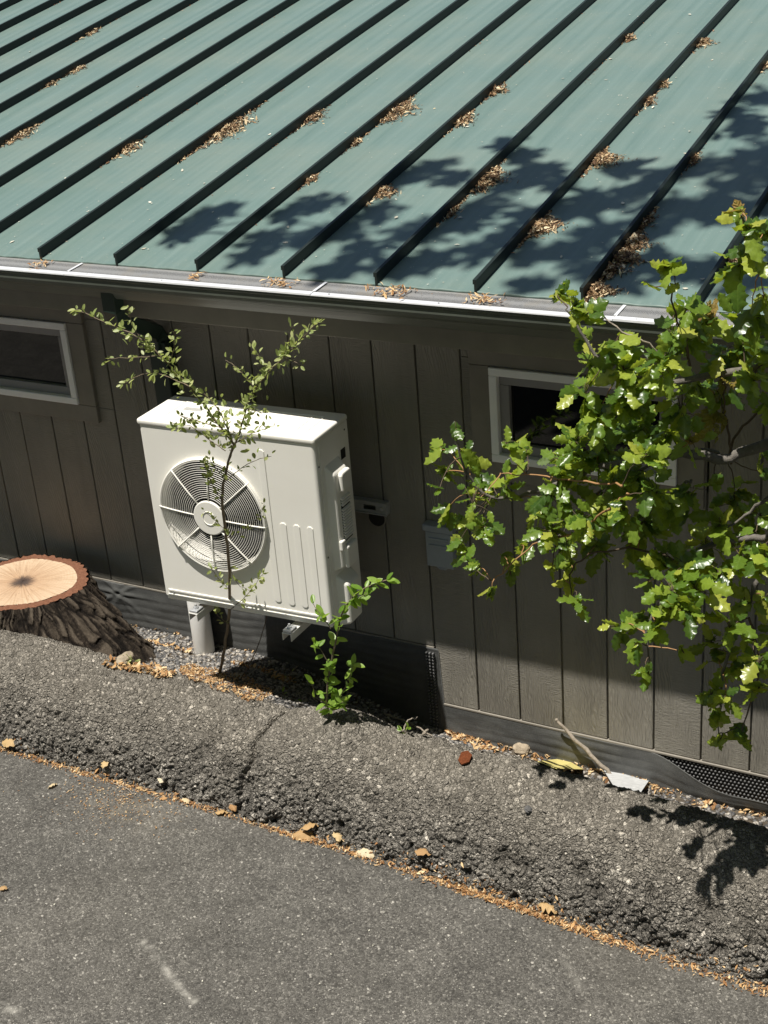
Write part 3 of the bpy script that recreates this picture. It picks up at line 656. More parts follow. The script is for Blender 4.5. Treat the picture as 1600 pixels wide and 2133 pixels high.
# downspout: outlet, two elbows, leader down the wall behind the unit
xd0, xd1 = 1.225, 1.30
ds = MB()
ds.tube([(1.27, -0.425, 1.70), (1.27, -0.425, 1.60), (1.25, -0.395, 1.555), (1.19, -0.09, 1.40), (1.175, -0.052, 1.36), (1.175, -0.05, 1.30)], 0.046, 4)
sp = MB(); sp.box(1.128, 1.222, -0.072, -0.012, -0.20, 1.335)
downspout = sp.build('downspout', M['downspout'], house, bevel=0.006)
ds.build('elbow', M['downspout'], downspout, bevel=0.004)
st = MB(); st.box(1.10, 1.25, -0.0745, -0.003, 1.27, 1.295); st.build('strap', M['downspout'], downspout, bevel=0.002)

# roof deck, panels and standing seams
RX0 = 0.872-15*2*S; NP = 33
RIDGE_Y = 5.2
deck = MB(); deck.prism([(-0.352, roof_z(-0.352)-0.012), (RIDGE_Y, roof_z(RIDGE_Y)-0.012), (RIDGE_Y+5.9, roof_z(-0.352)-0.012), (RIDGE_Y+5.9, roof_z(-0.352)-0.06), (RIDGE_Y, roof_z(RIDGE_Y)-0.2), (-0.352, roof_z(-0.352)-0.05)], RX0, RX0+NP*2*S, 'x')
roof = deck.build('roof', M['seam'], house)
def panel_mesh(seed):
    nx, ny = 13, 44; xs = np.linspace(0.004, 2*S-0.004, nx); ys = np.r_[-0.371, np.linspace(-0.368, RIDGE_Y, ny-1)]
    X = xs[:, None]+0*ys[None]; Y = ys[None]+0*X
    wav = 0.0042*(fbm(X*4.5+seed*7.7, Y*1.1, 2, seed)-0.45)*np.sin(PI*(X/(2*S)))+0.0018*np.cos(X/(2*S)*PI*6)
    Z = roof_z(Y)+wav
    v = np.stack([X, Y, Z], -1).reshape(-1, 3); f = grid_faces(nx, ny)
    # folded hem at the eave
    h = np.stack([xs, np.full(nx, -0.3712), np.full(nx, ROOF_Z-0.009)], -1); h2 = np.stack([xs, np.full(nx, -0.352), np.full(nx, ROOF_Z-0.007)], -1)
    n0 = len(v); v = np.r_[v, h, h2]
    e = np.array([(n0+i, n0+i+1, (i+1)*ny, i*ny) for i in range(nx-1)]+[(n0+nx+i, n0+nx+i+1, n0+i+1, n0+i) for i in range(nx-1)])
    return mesh_np('roof_panel', v, np.r_[f, e])
pm = [panel_mesh(s) for s in range(6)]
sm_ = MB(); sm_.box(-0.0105, 0.0015, -0.374, RIDGE_Y, 0, 0.001)
def seam_mesh():
    m = MB(); z = lambda y, h: roof_z(y)+h
    ys = [-0.374]+list(np.linspace(0, RIDGE_Y, 12)); v = []; 
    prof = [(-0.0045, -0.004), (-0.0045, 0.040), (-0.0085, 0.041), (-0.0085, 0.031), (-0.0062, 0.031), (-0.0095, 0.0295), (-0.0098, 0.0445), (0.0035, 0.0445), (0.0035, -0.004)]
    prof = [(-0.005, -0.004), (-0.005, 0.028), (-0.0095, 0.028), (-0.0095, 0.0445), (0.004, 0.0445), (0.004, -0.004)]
    n = len(prof)
    for y in ys:
        v += [(x, y, z(y, h)) for x, h in prof]
    f = []
    for i in range(len(ys)-1):
        for j in range(n): f.append((i*n+j, i*n+(j+1) % n, (i+1)*n+(j+1) % n, (i+1)*n+j))
    f += [tuple(range(n-1, -1, -1)), tuple((len(ys)-1)*n+j for j in range(n))]
    m.add(v, f); me = bpy.data.meshes.new('roof_seam'); me.from_pydata(m.v, [], m.f); me.update(); me.materials.append(M['seam']); return me
sme = seam_mesh()
for k in range(NP):
    x = RX0+k*2*S
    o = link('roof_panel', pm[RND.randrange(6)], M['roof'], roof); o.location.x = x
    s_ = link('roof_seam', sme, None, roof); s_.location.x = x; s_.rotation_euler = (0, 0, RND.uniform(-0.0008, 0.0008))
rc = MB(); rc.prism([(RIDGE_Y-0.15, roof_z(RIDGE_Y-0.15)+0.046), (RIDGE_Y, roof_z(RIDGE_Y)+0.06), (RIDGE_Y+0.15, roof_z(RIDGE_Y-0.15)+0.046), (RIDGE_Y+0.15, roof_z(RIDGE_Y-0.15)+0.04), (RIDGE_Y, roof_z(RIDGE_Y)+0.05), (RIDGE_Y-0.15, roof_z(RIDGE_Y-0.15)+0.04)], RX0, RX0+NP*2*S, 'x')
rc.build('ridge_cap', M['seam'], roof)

# black skirting membrane, creased; peeled back at the right end
def membrane():
    xs = np.linspace(-3, 8, 900); ts = np.linspace(0, 1, 46)
    X = xs[:, None]+0*ts[None]; T = ts[None]+0*X
    low = X > 12*S+0.02
    ztop = np.where(low, -0.300, -0.008); zbot = wall_ground(X)-0.03
    peel = np.clip((X-3.42)/0.42, 0, 1); peel = peel*peel*(3-2*peel)
    ztop = ztop-0.085*peel*np.where(low, 1, 0)
    Z = ztop+(zbot-ztop)*T
    Yv = -0.004-0.016*T-0.018*(fbm(X*3.2, T*1.5, 4, 3)-0.4)*np.sin(PI*np.clip(T*1.1, 0, 1))
    c0 = at_y(248, 1235, -0.01)
    for a, ph in ((0.0, 0), (0.5, 1), (-0.6, 2), (1.2, 3), (2.2, 4), (-1.5, 5)):    # pulled creases round a fixing
        dx, dz = X-c0[0], Z-c0[2]; u = dx*math.cos(a)+dz*math.sin(a); w_ = -dx*math.sin(a)+dz*math.cos(a)
        Yv = Yv-0.012*np.exp(-(w_/0.010)**2)*np.exp(-np.abs(u)/0.10)*np.clip(np.abs(u)/0.02, 0, 1)
    Yv = Yv+0.010*np.exp(-(((X-c0[0])**2+(Z-c0[2])**2)/0.02**2))
    fold = 0.007*np.sin(Z*75+5*fbm(X*2.5, Z*3, 3, 5))*np.clip(vnoise(X*2.2, Z*4, 9)*2-0.8, 0, 1); Yv = Yv-np.abs(fold)
    Yv = Yv-0.075*peel*np.where(low, 1, 0)*(1-0.55*T)-0.02*peel*np.where(low, 1, 0)*np.sin(X*9+1)
    Yv = np.minimum(Yv, -0.0035)
    me = mesh_np('skirting_membrane', np.stack([X, Yv, Z], -1).reshape(-1, 3), grid_faces(len(xs), len(ts)))
    o = link('skirting_membrane', me, M['membrane'], house)
    m = o.modifiers.new('thick', 'SOLIDIFY'); m.thickness = 0.003; m.offset = 1
    return o
membrane()
db = MB(); db.box(HX0, 12*S+0.012, 0.002, 0.022, -0.7, -0.014); db.box(12*S+0.013, HX1, 0.002, 0.022, -0.7, -0.304)
board = db.build('drainage_board', M['black'], house)
v0, f0 = ico(); dv = []; df = []; cnt = 0
for i, x in enumerate(np.arange(3.35, 5.6, 0.0165)):
    for j, z in enumerate(np.arange(-0.312, -0.43, -0.0165)):
        dv.append(v0*np.array([0.0058, 0.005, 0.0058])+np.array([x+(0.00825 if j % 2 else 0), 0.001, z])); df.append(f0+cnt); cnt += len(v0)
for i, x in enumerate(np.arange(12*S-0.035, 12*S+0.004, 0.0165)):
    for j, z in enumerate(np.arange(-0.03, -0.42, -0.0165)):
        dv.append(v0*np.array([0.0058, 0.012, 0.0058])+np.array([x, -0.016, z])); df.append(f0+cnt); cnt += len(v0)
o = link('board_dimples', mesh_np('board_dimples', np.concatenate(dv), np.concatenate(df)), plain('dimple_plastic', (0.10, 0.10, 0.10), 0.4, 0.5), board); o['kind'] = 'stuff'

# wall cover box and pipe hole
bo = empty('outlet_cover', (2.515, 0, 0.43)); tag(bo, 'small grey weather cover box fixed to siding left of the oak leaves', 'outlet box')
MB().box(2.451, 2.580, -0.044, -0.0015, 0.430, 0.600).build('box_body', M['box'], bo, bevel=0.006)
MB().box(2.444, 2.588, -0.054, -0.001, 0.601, 0.632).build('box_lid', M['box'], bo, bevel=0.006)
rb = MB(); rb.box(2.470, 2.560, -0.050, -0.043, 0.560, 0.572); rb.box(2.470, 2.560, -0.050, -0.043, 0.528, 0.540); rb.build('ridge', M['box'], bo, bevel=0.003)
MB().tube([(2.495, -0.024, 0.428), (2.505, -0.024, 0.420), (2.530, -0.024, 0.420), (2.540, -0.024, 0.428)], 0.008, 8).build('latch', M['box'], bo, smooth=True)
ph = empty('pipe_sleeve', (2.197, 0, 0.56)); tag(ph, 'round pipe sleeve with a black disc for its dark inside, under the steel rail', 'pipe sleeve')
MB().ring((2.197, -0.004, 0.602), 0.043, 0.004, 'y', 40, 6).build('sleeve_rim', M['trim'], ph, smooth=True)
MB().cyl((2.197, -0.0055, 0.602), 0.041, 0.004, 'y', 36).build('sleeve_dark', M['black'], ph)  # black disc stands in for the shade inside the hole

# ------------------------------------------------------------------ heat pump outdoor unit
AX, AY, AYAW, AW, AD, AH, AZ = 1.420, -0.563, 0.041, 0.832, 0.277, 0.830, 0.358
ac = empty('air_conditioner', (AX, AY, AZ), AYAW); tag(ac, 'cream outdoor air conditioner unit with round fan grille mounted off the wall', 'air conditioner')
HC = (0.317, 0.430); HR = 0.243
def ac_part(mb, name, mat, **kw): return mb.build(name, mat, kw.pop('parent', ac), wc=False, **kw)
def casing():
    m = MB(); r = 0.016; zt = AH-0.028; x0, x1, z0, z1 = r, AW-r, 0.0, zt
    angs = sorted(set([2*PI*i/96 for i in range(96)]+[math.atan2(z-HC[1], x-HC[0]) % (2*PI) for x in (x0, x1) for z in (z0, z1)]))
    inn, out, lip = [], [], []
    for a in angs:
        c, s = math.cos(a), math.sin(a); k = 1e9
        if c > 1e-9: k = min(k, (x1-HC[0])/c)
        if c < -1e-9: k = min(k, (x0-HC[0])/c)
        if s > 1e-9: k = min(k, (z1-HC[1])/s)
        if s < -1e-9: k = min(k, (z0-HC[1])/s)
        inn.append((HC[0]+(HR+0.012)*c, 0, HC[1]+(HR+0.012)*s)); out.append((HC[0]+k*c, 0, HC[1]+k*s)); lip.append((HC[0]+HR*c, 0.012, HC[1]+HR*s))
    n = len(angs)
    m.add(inn+out, [(i, n+i, n+(i+1) % n, (i+1) % n) for i in range(n)])
    m.add(inn+lip, [(i, (i+1) % n, n+(i+1) % n, n+i) for i in range(n)])
    duct = [(p[0], 0.10, p[2]) for p in lip]
    m.add(lip+duct, [(i, (i+1) % n, n+(i+1) % n, n+i) for i in range(n)])
    # rounded front corners and the sides
    for sgn, xe in ((-1, 0.0), (1, AW)):
        pr = [(xe-sgn*(r-r*math.sin(b)), r-r*math.cos(b)) for b in [PI/2*i/5 for i in range(6)]]+[(xe, AD)]
        v = [(x, y, z0) for x, y in pr]+[(x, y, z1) for x, y in pr]; k = len(pr)
        m.add(v, [((i, i+1, k+i+1, k+i) if sgn > 0 else (i+1, i, k+i, k+i+1)) for i in range(k-1)])
    m.add([(0, AD, z0), (AW, AD, z0), (AW, AD, z1), (0, AD, z1)], [(0, 3, 2, 1)])
    m.add([(0, r, z0+0.001), (AW, r, z0+0.001), (AW, AD, z0+0.001), (0, AD, z0+0.001), (x0, 0, z0+0.001), (x1, 0, z0+0.001)], [(0, 3, 2, 1), (4, 0, 1, 5)])
    return ac_part(m, 'casing', M['ac'])
cas = casing()
# base pan
b = MB(); b.box(0.006, AW-0.006, 0.008, AD-0.006, -0.022, -0.001); ac_part(b, 'base_pan', M['ac'], bevel=0.004)
# lid with raised ridges
lid = MB(); lid.box(-0.005, AW+0.005, -0.006, AD+0.004, AH-0.0285, AH-0.001); lid = ac_part(lid, 'lid', M['ac'], bevel=0.011, seg=4)
for bx in ((0.10, AW-0.06, 0.052, 0.060), (0.10, AW-0.06, 0.215, 0.222), (0.095, 0.102, 0.0605, 0.2145), (AW-0.067, AW-0.060, 0.0605, 0.2145), (AW-0.115, AW-0.109, 0.0605, 0.2145)):
    q = MB(); q.box(bx[0], bx[1], bx[2], bx[3], AH-0.004, AH+0.0018); ac_part(q, 'lid_ridge', M['ac'], bevel=0.0015, parent=lid)
q = MB(); q.box(0.135, 0.225, 0.135, 0.165, AH-0.003, AH+0.0004); ac_part(q, 'lid_label', M['label'], parent=lid)
# pressed ribs on the front
for i, (x0, x1, z0, z1) in enumerate(((0.567, 0.598, 0.062, 0.755), (0.634, 0.664, 0.058, 0.440), (0.697, 0.727, 0.058, 0.440), (0.760, 0.788, 0.058, 0.440))):
    q = MB(); w = x1-x0; q.prism([(x0, z0+0.008), (x0+0.008, z0), (x1-0.008, z0), (x1, z0+0.008), (x1, z1-0.008), (x1-0.008, z1), (x0+0.008, z1), (x0, z1-0.008)], -0.0032, 0.002, 'y'); ac_part(q, 'pressed_rib', M['ac'], bevel=0.0022)
q = MB(); q.box(0.026, AW-0.024, -0.004, 0.004, 0.024, 0.034); q.box(0.020, AW-0.018, -0.003, 0.004, 0.006, 0.011); ac_part(q, 'front_rail', M['ac'], bevel=0.002)
for x, z in ((0.05, 0.012), (0.42, 0.0125), (0.79, 0.012)):
    q = MB(); q.cyl((x, -0.0035, z+0.005), 0.005, 0.006, 'y', 10); ac_part(q, 'screw', M['steel'])
# fan guard
gd = MB()
for i in range(18):
    r = 0.090+i*(0.2475-0.090)/17; d = -0.030+0.012*(r/0.25)**3; gd.ring((HC[0], d, HC[1]), r, 0.00115, 'y', 72, 5)
gd.ring((HC[0], -0.016, HC[1]), 0.2535, 0.0040, 'y', 80, 6); gd.ring((HC[0], -0.008, HC[1]), 0.2555, 0.0030, 'y', 80, 6); gd.ring((HC[0], -0.002, HC[1]), 0.2570, 0.0030, 'y', 80, 6)
guard = ac_part(gd, 'fan_guard', M['ac'], smooth=True)
for k in range(8):
    a = k*PI/4-0.10+0.04; q = MB(); c, s = math.cos(a), math.sin(a)
    q.tube([(HC[0]+r*c, -0.0335+0.012*(r/0.25)**3, HC[1]+r*s) for r in (0.072, 0.13, 0.19, 0.235, 0.254)]+[(HC[0]+0.2575*c, -0.001, HC[1]+0.2575*s)], 0.0034, 6); ac_part(q, 'spoke', M['ac'], smooth=True, parent=guard)
q = MB(); q.tube([(HC[0], -0.027, HC[1]), (HC[0], -0.036, HC[1]), (HC[0], -0.0385, HC[1])], [0.077, 0.077, 0.074], 48); hub = ac_part(q, 'guard_hub', M['ac'], parent=guard, bevel=0.002)
q = MB(); q.ring((HC[0], -0.0385, HC[1]), 0.030, 0.0026, 'y', 40, 6, 0.55, 2*PI-0.2); ac_part(q, 'hub_emblem', M['ac'], smooth=True, parent=guard)
# fan and coil behind the guard
fan = MB(); fan.cyl((HC[0], 0.03, HC[1]), 0.062, 0.06, 'y', 32); fan = ac_part(fan, 'fan_hub', M['fan'], bevel=0.006)
for k in range(3):
    v = []; f = []; nr, na = 6, 9
    for i in range(nr):
        r = 0.055+(0.228-0.055)*i/(nr-1)
        for j in range(na):
            a = k*2*PI/3+0.9+(-0.55+1.25*j/(na-1))*(0.75+0.35*i/(nr-1))+0.35*i/(nr-1)
            v.append((HC[0]+r*math.cos(a), 0.035+0.055*j/(na-1)+0.004*math.sin(j), HC[1]+r*math.sin(a)))
    for i in range(nr-1):
        for j in range(na-1): f.append((i*na+j, i*na+j+1, (i+1)*na+j+1, (i+1)*na+j))
    q = MB(); q.add(v, f); o = ac_part(q, 'fan_blade', M['fan'], smooth=True, parent=fan); md = o.modifiers.new('t', 'SOLIDIFY'); md.thickness = 0.003
q = MB(); q.box(0.03, 0.62, 0.19, 0.20, 0.05, AH-0.05); q.box(0.03, 0.62, 0.101, 0.104, 0.05, 0.06); ac_part(q, 'coil', M['coil'])
for k in range(5):
    a = 0.4+k*2*PI/5; q = MB(); q.tube([(HC[0], 0.15, HC[1]), (HC[0]+0.24*math.cos(a), 0.15, HC[1]+0.24*math.sin(a))], 0.007, 6); ac_part(q, 'motor_mount', M['fan'])
# right side: service cover with louvres, pipe cover, data label
def side_cover(y0, y1, z0, z1, h, slope, name, bev):
    q = MB(); q.add([(AW-0.002, y0, z0), (AW-0.002, y1, z0), (AW-0.002, y1, z1), (AW-0.002, y0, z1), (AW+h, y0+0.012, z0+slope[0]), (AW+h, y1-0.006, z0+slope[0]), (AW+h, y1-0.006, z1-slope[1]), (AW+h, y0+0.012, z1-slope[1])],
                    [(0, 1, 5, 4), (1, 2, 6, 5), (2, 3, 7, 6), (3, 0, 4, 7), (4, 5, 6, 7)]); return ac_part(q, name, M['ac'], bevel=bev, seg=3)
sc = side_cover(0.060, 0.186, 0.215, 0.685, 0.036, (0.012, 0.040), 'service_cover', 0.010)
hd = MB(); hd.prism([(0.100, 0.630), (0.108, 0.644), (0.172, 0.644), (0.182, 0.630), (0.182, 0.560), (0.100, 0.560)], AW+0.033, AW+0.054, 'x'); ac_part(hd, 'carry_handle', M['ac'], bevel=0.009, seg=3)
pb = MB(); pb.box(AW+0.030, AW+0.0365, 0.102, 0.178, 0.335, 0.525); ac_part(pb, 'louvre_recess', M['coil'])
for k in range(11):
    z = 0.352+k*0.0125; q = MB(); q.prism([(AW+0.035, z), (AW+0.044, z-0.004), (AW+0.045, z+0.001), (AW+0.035, z+0.0065)], 0.104, 0.177, 'y'); ac_part(q, 'louvre', M['ac'])
for k in range(3):
    z = 0.500+k*0.0125; q = MB(); q.prism([(AW+0.035, z), (AW+0.044, z-0.004), (AW+0.045, z+0.001), (AW+0.035, z+0.0065)], 0.104, 0.177, 'y'); ac_part(q, 'louvre', M['ac'])
q = MB(); q.box(AW+0.030, AW+0.046, 0.066, 0.100, 0.310, 0.355); ac_part(q, 'cover_step', M['ac'], bevel=0.006)
q = MB(); q.box(AW+0.032, AW+0.054, 0.090, 0.184, 0.222, 0.322); ac_part(q, 'cable_cover', M['ac'], bevel=0.010, seg=3)
side_cover(0.066, 0.190, -0.045, 0.190, 0.048, (0.010, 0.040), 'pipe_cover', 0.012)
q = MB(); q.box(AW-0.001, AW+0.0012, 0.204, 0.242, 0.655, 0.698); ac_part(q, 'data_label', M['black'])
q = MB(); q.box(AW-0.001, AW+0.003, 0.030, 0.034, 0.02, AH-0.04); ac_part(q, 'panel_joint', M['ac'])
for y, z in ((0.020, 0.70), (0.020, 0.30), (0.250, 0.77)):
    q = MB(); q.cyl((AW-0.001, y, z), 0.004, 0.003, 'x', 8); ac_part(q, 'screw', M['black'])

# wall bracket: slotted rail, uprights and arms
br = empty('wall_bracket', (1.8, 0, 0.30)); tag(br, 'pale metal wall bracket carrying the air conditioner on two arms', 'wall bracket')
rl = MB()
rl.box(1.25, 2.266, -0.034, -0.031, 0.674, 0.690); rl.box(1.25, 2.266, -0.034, -0.031, 0.638, 0.652)
for a, b_ in ((1.25, 1.30), (1.42, 1.47), (1.59, 1.64), (1.76, 1.81), (1.93, 1.98), (2.095, 2.152), (2.212, 2.266)): rl.box(a, b_, -0.0337, -0.0313, 0.652, 0.674)
rl.box(1.25, 2.266, -0.031, -0.0005, 0.687, 0.690); rl.box(1.25, 2.266, -0.040, -0.0005, 0.633, 0.638); rl.box(2.263, 2.266, -0.031, -0.0005, 0.638, 0.687)
rl.build('rail', M['rail'], br, bevel=0.0012)
q = MB(); q.cyl((2.246, -0.043, 0.665), 0.008, 0.010, 'y', 8); q.build('rail_bolt', M['steel'], br)
armx = [1.420+0.168*math.cos(AYAW), 1.420+0.646*math.cos(AYAW)]
for x in armx:
    MB().box(x-0.022, x+0.022, -0.060, -0.036, 0.28, 0.70).build('upright', M['bracket'], br, bevel=0.003)
    a = MB(); a.box(x-0.022, x+0.022, -0.600, -0.061, 0.310, 0.3135); a.box(x-0.022, x-0.019, -0.600, -0.061, 0.278, 0.310); a.box(x+0.019, x+0.022, -0.600, -0.061, 0.278, 0.310); a.build('arm', M['bracket'], br, bevel=0.001)
    f_ = MB(); f_.box(x-0.020, x+0.020, -0.596, -0.545, 0.314, 0.326); f_.build('rubber_pad', M['steel'], br, bevel=0.003)
    n_ = MB(); n_.cyl((x, -0.572, 0.326), 0.011, 0.009, 'z', 6); n_.cyl((x, -0.572, 0.335), 0.005, 0.010, 'z', 8); n_.build('bolt', M['steel'], br)
# white pipe stub under the left arm
pp = at_z(424, 1346, -0.23); zt = 0.30
pe = empty('drain_pipe', (pp[0], pp[1]+0.03, -0.24)); tag(pe, 'short white plastic pipe standing in gravel under the unit', 'pipe')
q = MB(); cx, cy_ = pp[0]-0.004, max(pp[1]+0.0, -0.10); 
cy_ = -0.115
c_ = at_y(424, 1340, cy_); cx = c_[0]
q.cyl((cx, cy_, -0.30), 0.050, 0.50, 'z', 40); q.build('pipe_body', M['pipe'], pe, smooth=False, bevel=0.002)
q = MB(); q.cyl((cx, cy_, 0.19), 0.054, 0.035, 'z', 40); q.build('pipe_collar', M['pipe'], pe, bevel=0.003)
for p in bpy.data.objects['pipe_body'].data.polygons: p.use_smooth = len(p.vertices) == 4

# ------------------------------------------------------------------ tree stump
def stump():
    zc = 0.15; c = at_z(47, 1215, zc); C0 = np.array([0.41, -0.405]); R0 = 0.262
    st = empty('tree_stump', (C0[0], C0[1], -0.2)); tag(st, 'freshly cut tree stump with dark bark behind the asphalt berm', 'tree stump')
    na, nz = 420, 90; A = np.linspace(0, 2*PI, na, endpoint=False)
    def rad(a, t):      # t 0 top .. 1 base
        lob = 1+0.05*np.sin(2*a+0.6)+0.035*np.sin(3*a+1.1)+0.02*np.sin(7*a)
        fl = 0.06*t+0.74*np.clip(np.cos(a+0.34), 0, 1)**3.0*t**1.0+0.10*np.clip(np.cos(a-2.6), 0, 1)*t**2+0.06*np.clip(np.cos(a+2.4), 0, 1)*t**2
        return (R0+0.038)*lob+fl*0.70
    AA = A[:, None]+0*np.linspace(0, 1, nz)[None]; T0 = None; T = np.linspace(0, 1, nz)[None]+0*AA
    u = AA*R0*2; 
    f1, f2, rid = worley(AA*13.0+1.6*vnoise(AA*9, T*6, 2), T*4.0+2*vnoise(AA*6, T*2), 6)
    plate = np.clip((f2-f1)/0.35, 0, 1)
    scal = 0.010*np.abs(np.sin(AA*22+1.3*np.sin(AA*5)))
    Rr = rad(AA, T)+0.026*(plate*(0.5+0.7*rid)-0.55)*np.clip(0.25+T*6, 0, 1)+0.030*(fbm(AA*34, T*7, 4, 4)-0.45)*np.clip(0.3+T*5, 0, 1)+0.03*(fbm(AA*4, T*3, 2, 14)-0.45)+scal*np.clip(1-T*5, 0, 1)
    zz = zc+(-0.36)*T+0.010*(fbm(AA*4, T*0, 2, 9)-0.4)*(1-T)
    v = np.stack([np.cos(AA)*Rr, np.sin(AA)*Rr, zz-zc], -1)
    i = np.arange(na)[:, None]*nz+np.arange(nz-1)[None]; j = ((np.arange(na)+1) % na)[:, None]*nz+np.arange(nz-1)[None]
    f = np.stack([i, i+1, j+1, j], -1).reshape(-1, 4)
    bme = mesh_np('bark', v.reshape(-1, 3), f); point_attr(bme, 'ridge', np.clip(plate*(0.45+0.6*rid)+0.9*(fbm(AA*34, T*7, 4, 4)-0.45), 0, 1))
    o = link('bark', bme, M['bark'], st, False); o.location = (0, 0, zc+0.2)
    # reddish inner bark ring, then the sawn face
    def disk(r0f, r1f, name, mat, z0, z1, nr, rough):
        rr = np.linspace(0, 1, nr)
        AA = A[:, None]+0*rr[None]; Q = rr[None]+0*AA
        r = r0f(AA)*(1-Q)+r1f(AA)*Q
        z = z0*(1-Q)+z1*Q+rough*(fbm(AA*22, Q*6, 3, 3)-0.45)
        v = np.stack([np.cos(AA)*r, np.sin(AA)*r, z], -1)
        i = np.arange(na)[:, None]*nr+np.arange(nr-1)[None]; j = ((np.arange(na)+1) % na)[:, None]*nr+np.arange(nr-1)[None]
        o = link(name, mesh_np(name, v.reshape(-1, 3), np.stack([i, i+1, j+1, j], -1).reshape(-1, 4)), mat, st, False); o.location = (0, 0, zc+0.2); return o
    lobf = lambda a: 1+0.05*np.sin(2*a+0.6)+0.035*np.sin(3*a+1.1)+0.012*np.sin(7*a)
    inner = lambda a: (R0-0.010)*lobf(a)
    outer = lambda a: rad(a, 0*a)+0.010*np.abs(np.sin(a*22+1.3*np.sin(a*5)))+0.014*(fbm(a*14, a*0, 3, 4)-0.45)-0.004
    disk(inner, outer, 'inner_bark', M['barkedge'], 0.001, -0.001, 7, 0.012)
    disk(lambda a: 0*a+0.0005, lambda a: inner(a)+0.001, 'cut_face', M['cut'], 0.004, 0.002, 14, 0.004)
stump()

# ------------------------------------------------------------------ leaves
def leaf_arrays(kind, seed):
    """leaf in local x (width) y (length 0..1) z (normal); returns verts, quads, uvs"""
    r = random.Random(seed); V = []; UV = []
    if kind == 'oak':
        rows = 13; cols = [-1, -0.5, 0, 0.5, 1]; cup = r.uniform(0.15, 0.45); curl = r.uniform(-0.35, 0.15); wid = r.uniform(0.26, 0.35)
        for i in range(rows):
            t = i/(rows-1); w = wid*(math.sin(PI*min(1, t*0.93+0.05))**0.62)*(1-0.25*t)
            if i == 0: w = 0.015
            if i == rows-1: w = 0.0
            spine = (i % 3 == 0) and 2 < i < rows-1
            for c in cols:
                x = c*w*(1.0 if abs(c) < 1 else (1.26 if spine else 0.93)); z = -cup*abs(c)**1.6*w + curl*0.5*(t-0.2)**2+0.035*math.sin(i*1.7+c*2+seed)*abs(c)
                if abs(c) == 1: z += (0.045 if spine else -0.012)+r.uniform(-0.012, 0.012)
                y = t+(0.03 if (abs(c) == 1 and spine) else 0)
                V.append((x, y, z)); UV.append((0.5+c*0.5, t))
    else:
        rows = 7; cols = [-1, 0, 1]; fold = r.uniform(0.1, 0.5); curl = r.uniform(-0.35, 0.1); wid = 0.24 if kind == 'sap' else 0.23
        for i in range(rows):
            t = i/(rows-1); w = wid*math.sin(PI*min(1, t*0.9+0.07))**0.75
            if i == 0: w = 0.012
            if i == rows-1: w = 0.0
            for c in cols:
                V.append((c*w, t, fold*abs(c)*w+curl*(t-0.1)**2*0.6)); UV.append((0.5+c*0.5, t))
    nc = len(cols); F = [(i*nc+j, i*nc+j+1, (i+1)*nc+j+1, (i+1)*nc+j) for i in range(rows-1) for j in range(nc-1)]
    return np.array(V), np.array(F), np.array(UV)
def leaf_mesh(name, arr, mat):
    V, F, UV = arr; me = mesh_np(name, V, F, True); uvl = me.uv_layers.new(name='UVMap'); uvl.data.foreach_set('uv', UV[F.ravel()].astype(np.float32).ravel()); me.materials.append(mat); return me
def joined_leaves(name, items, mat, parent):
    vs, fs, us, n = [], [], [], 0
    for arr, m in items:
        V, F, UV = arr; Mm = np.array(m); vs.append(V@Mm[:3, :3].T+Mm[:3, 3]); fs.append(F+n); us.append(UV[F.ravel()]); n += len(V)
    me = mesh_np(name, np.concatenate(vs), np.concatenate(fs), True); uvl = me.uv_layers.new(name='UVMap'); uvl.data.foreach_set('uv', np.concatenate(us).astype(np.float32).ravel())
    o = link(name, me, mat, parent); o['kind'] = 'stuff'; return o
def leaf_matrix(p, d, nrm, s):
    d = Vector(d).normalized(); nrm = Vector(nrm); x = d.cross(nrm)
    if x.length < 1e-4: x = d.orthogonal()
    x.normalize(); z = x.cross(d)
    return Matrix(((x.x*s, d.x*s, z.x*s, p[0]), (x.y*s, d.y*s, z.y*s, p[1]), (x.z*s, d.z*s, z.z*s, p[2]), (0, 0, 0, 1)))
def place_leaves(items, meshes, parent, limit=300, stuffname='foliage', mats=None):
    """items: (variant, matrix, matkey); the ones nearest the camera become parts"""
    inv = Matrix.Translation(-parent.location)
    items = sorted(items, key=lambda q: (Vector(q[1].translation)-Vector(CAM)).length/max(q[1].col[1].length, 1e-6))
    for var, m, mk in items[:limit]:
        o = bpy.data.objects.new('leaf', meshes[mk][var][1]); scene.collection.objects.link(o); o.parent = parent; o.matrix_basis = inv @ m
    rest = items[limit:]
    for mk in meshes:
        sub = [(meshes[mk][v][0], m) for v, m, k in rest if k == mk]
        if sub: joined_leaves(stuffname, sub, mats[mk], parent)
def lerp_poly(P, t):
    P = [Vector(p) for p in P]; L = [0]
    for a, b in zip(P[:-1], P[1:]): L.append(L[-1]+(b-a).length)
    s = t*L[-1]
    for i in range(len(P)-1):
        if s <= L[i+1] or i == len(P)-2:
            k = (s-L[i])/max(L[i+1]-L[i], 1e-9); return P[i].lerp(P[i+1], k), (P[i+1]-P[i]).normalized()
def smooth_poly(P, n=3, jit=0.0):
    P = [Vector(p) for p in P]
    for _ in range(n-1):
        Q = [P[0]]
        for a, b in zip(P[:-1], P[1:]): Q += [a.lerp(b, 0.25), a.lerp(b, 0.75)]
        P = Q+[P[-1]]
    return [p+Vector((RND.gauss(0, jit), RND.gauss(0, jit), RND.gauss(0, jit))) for p in P]

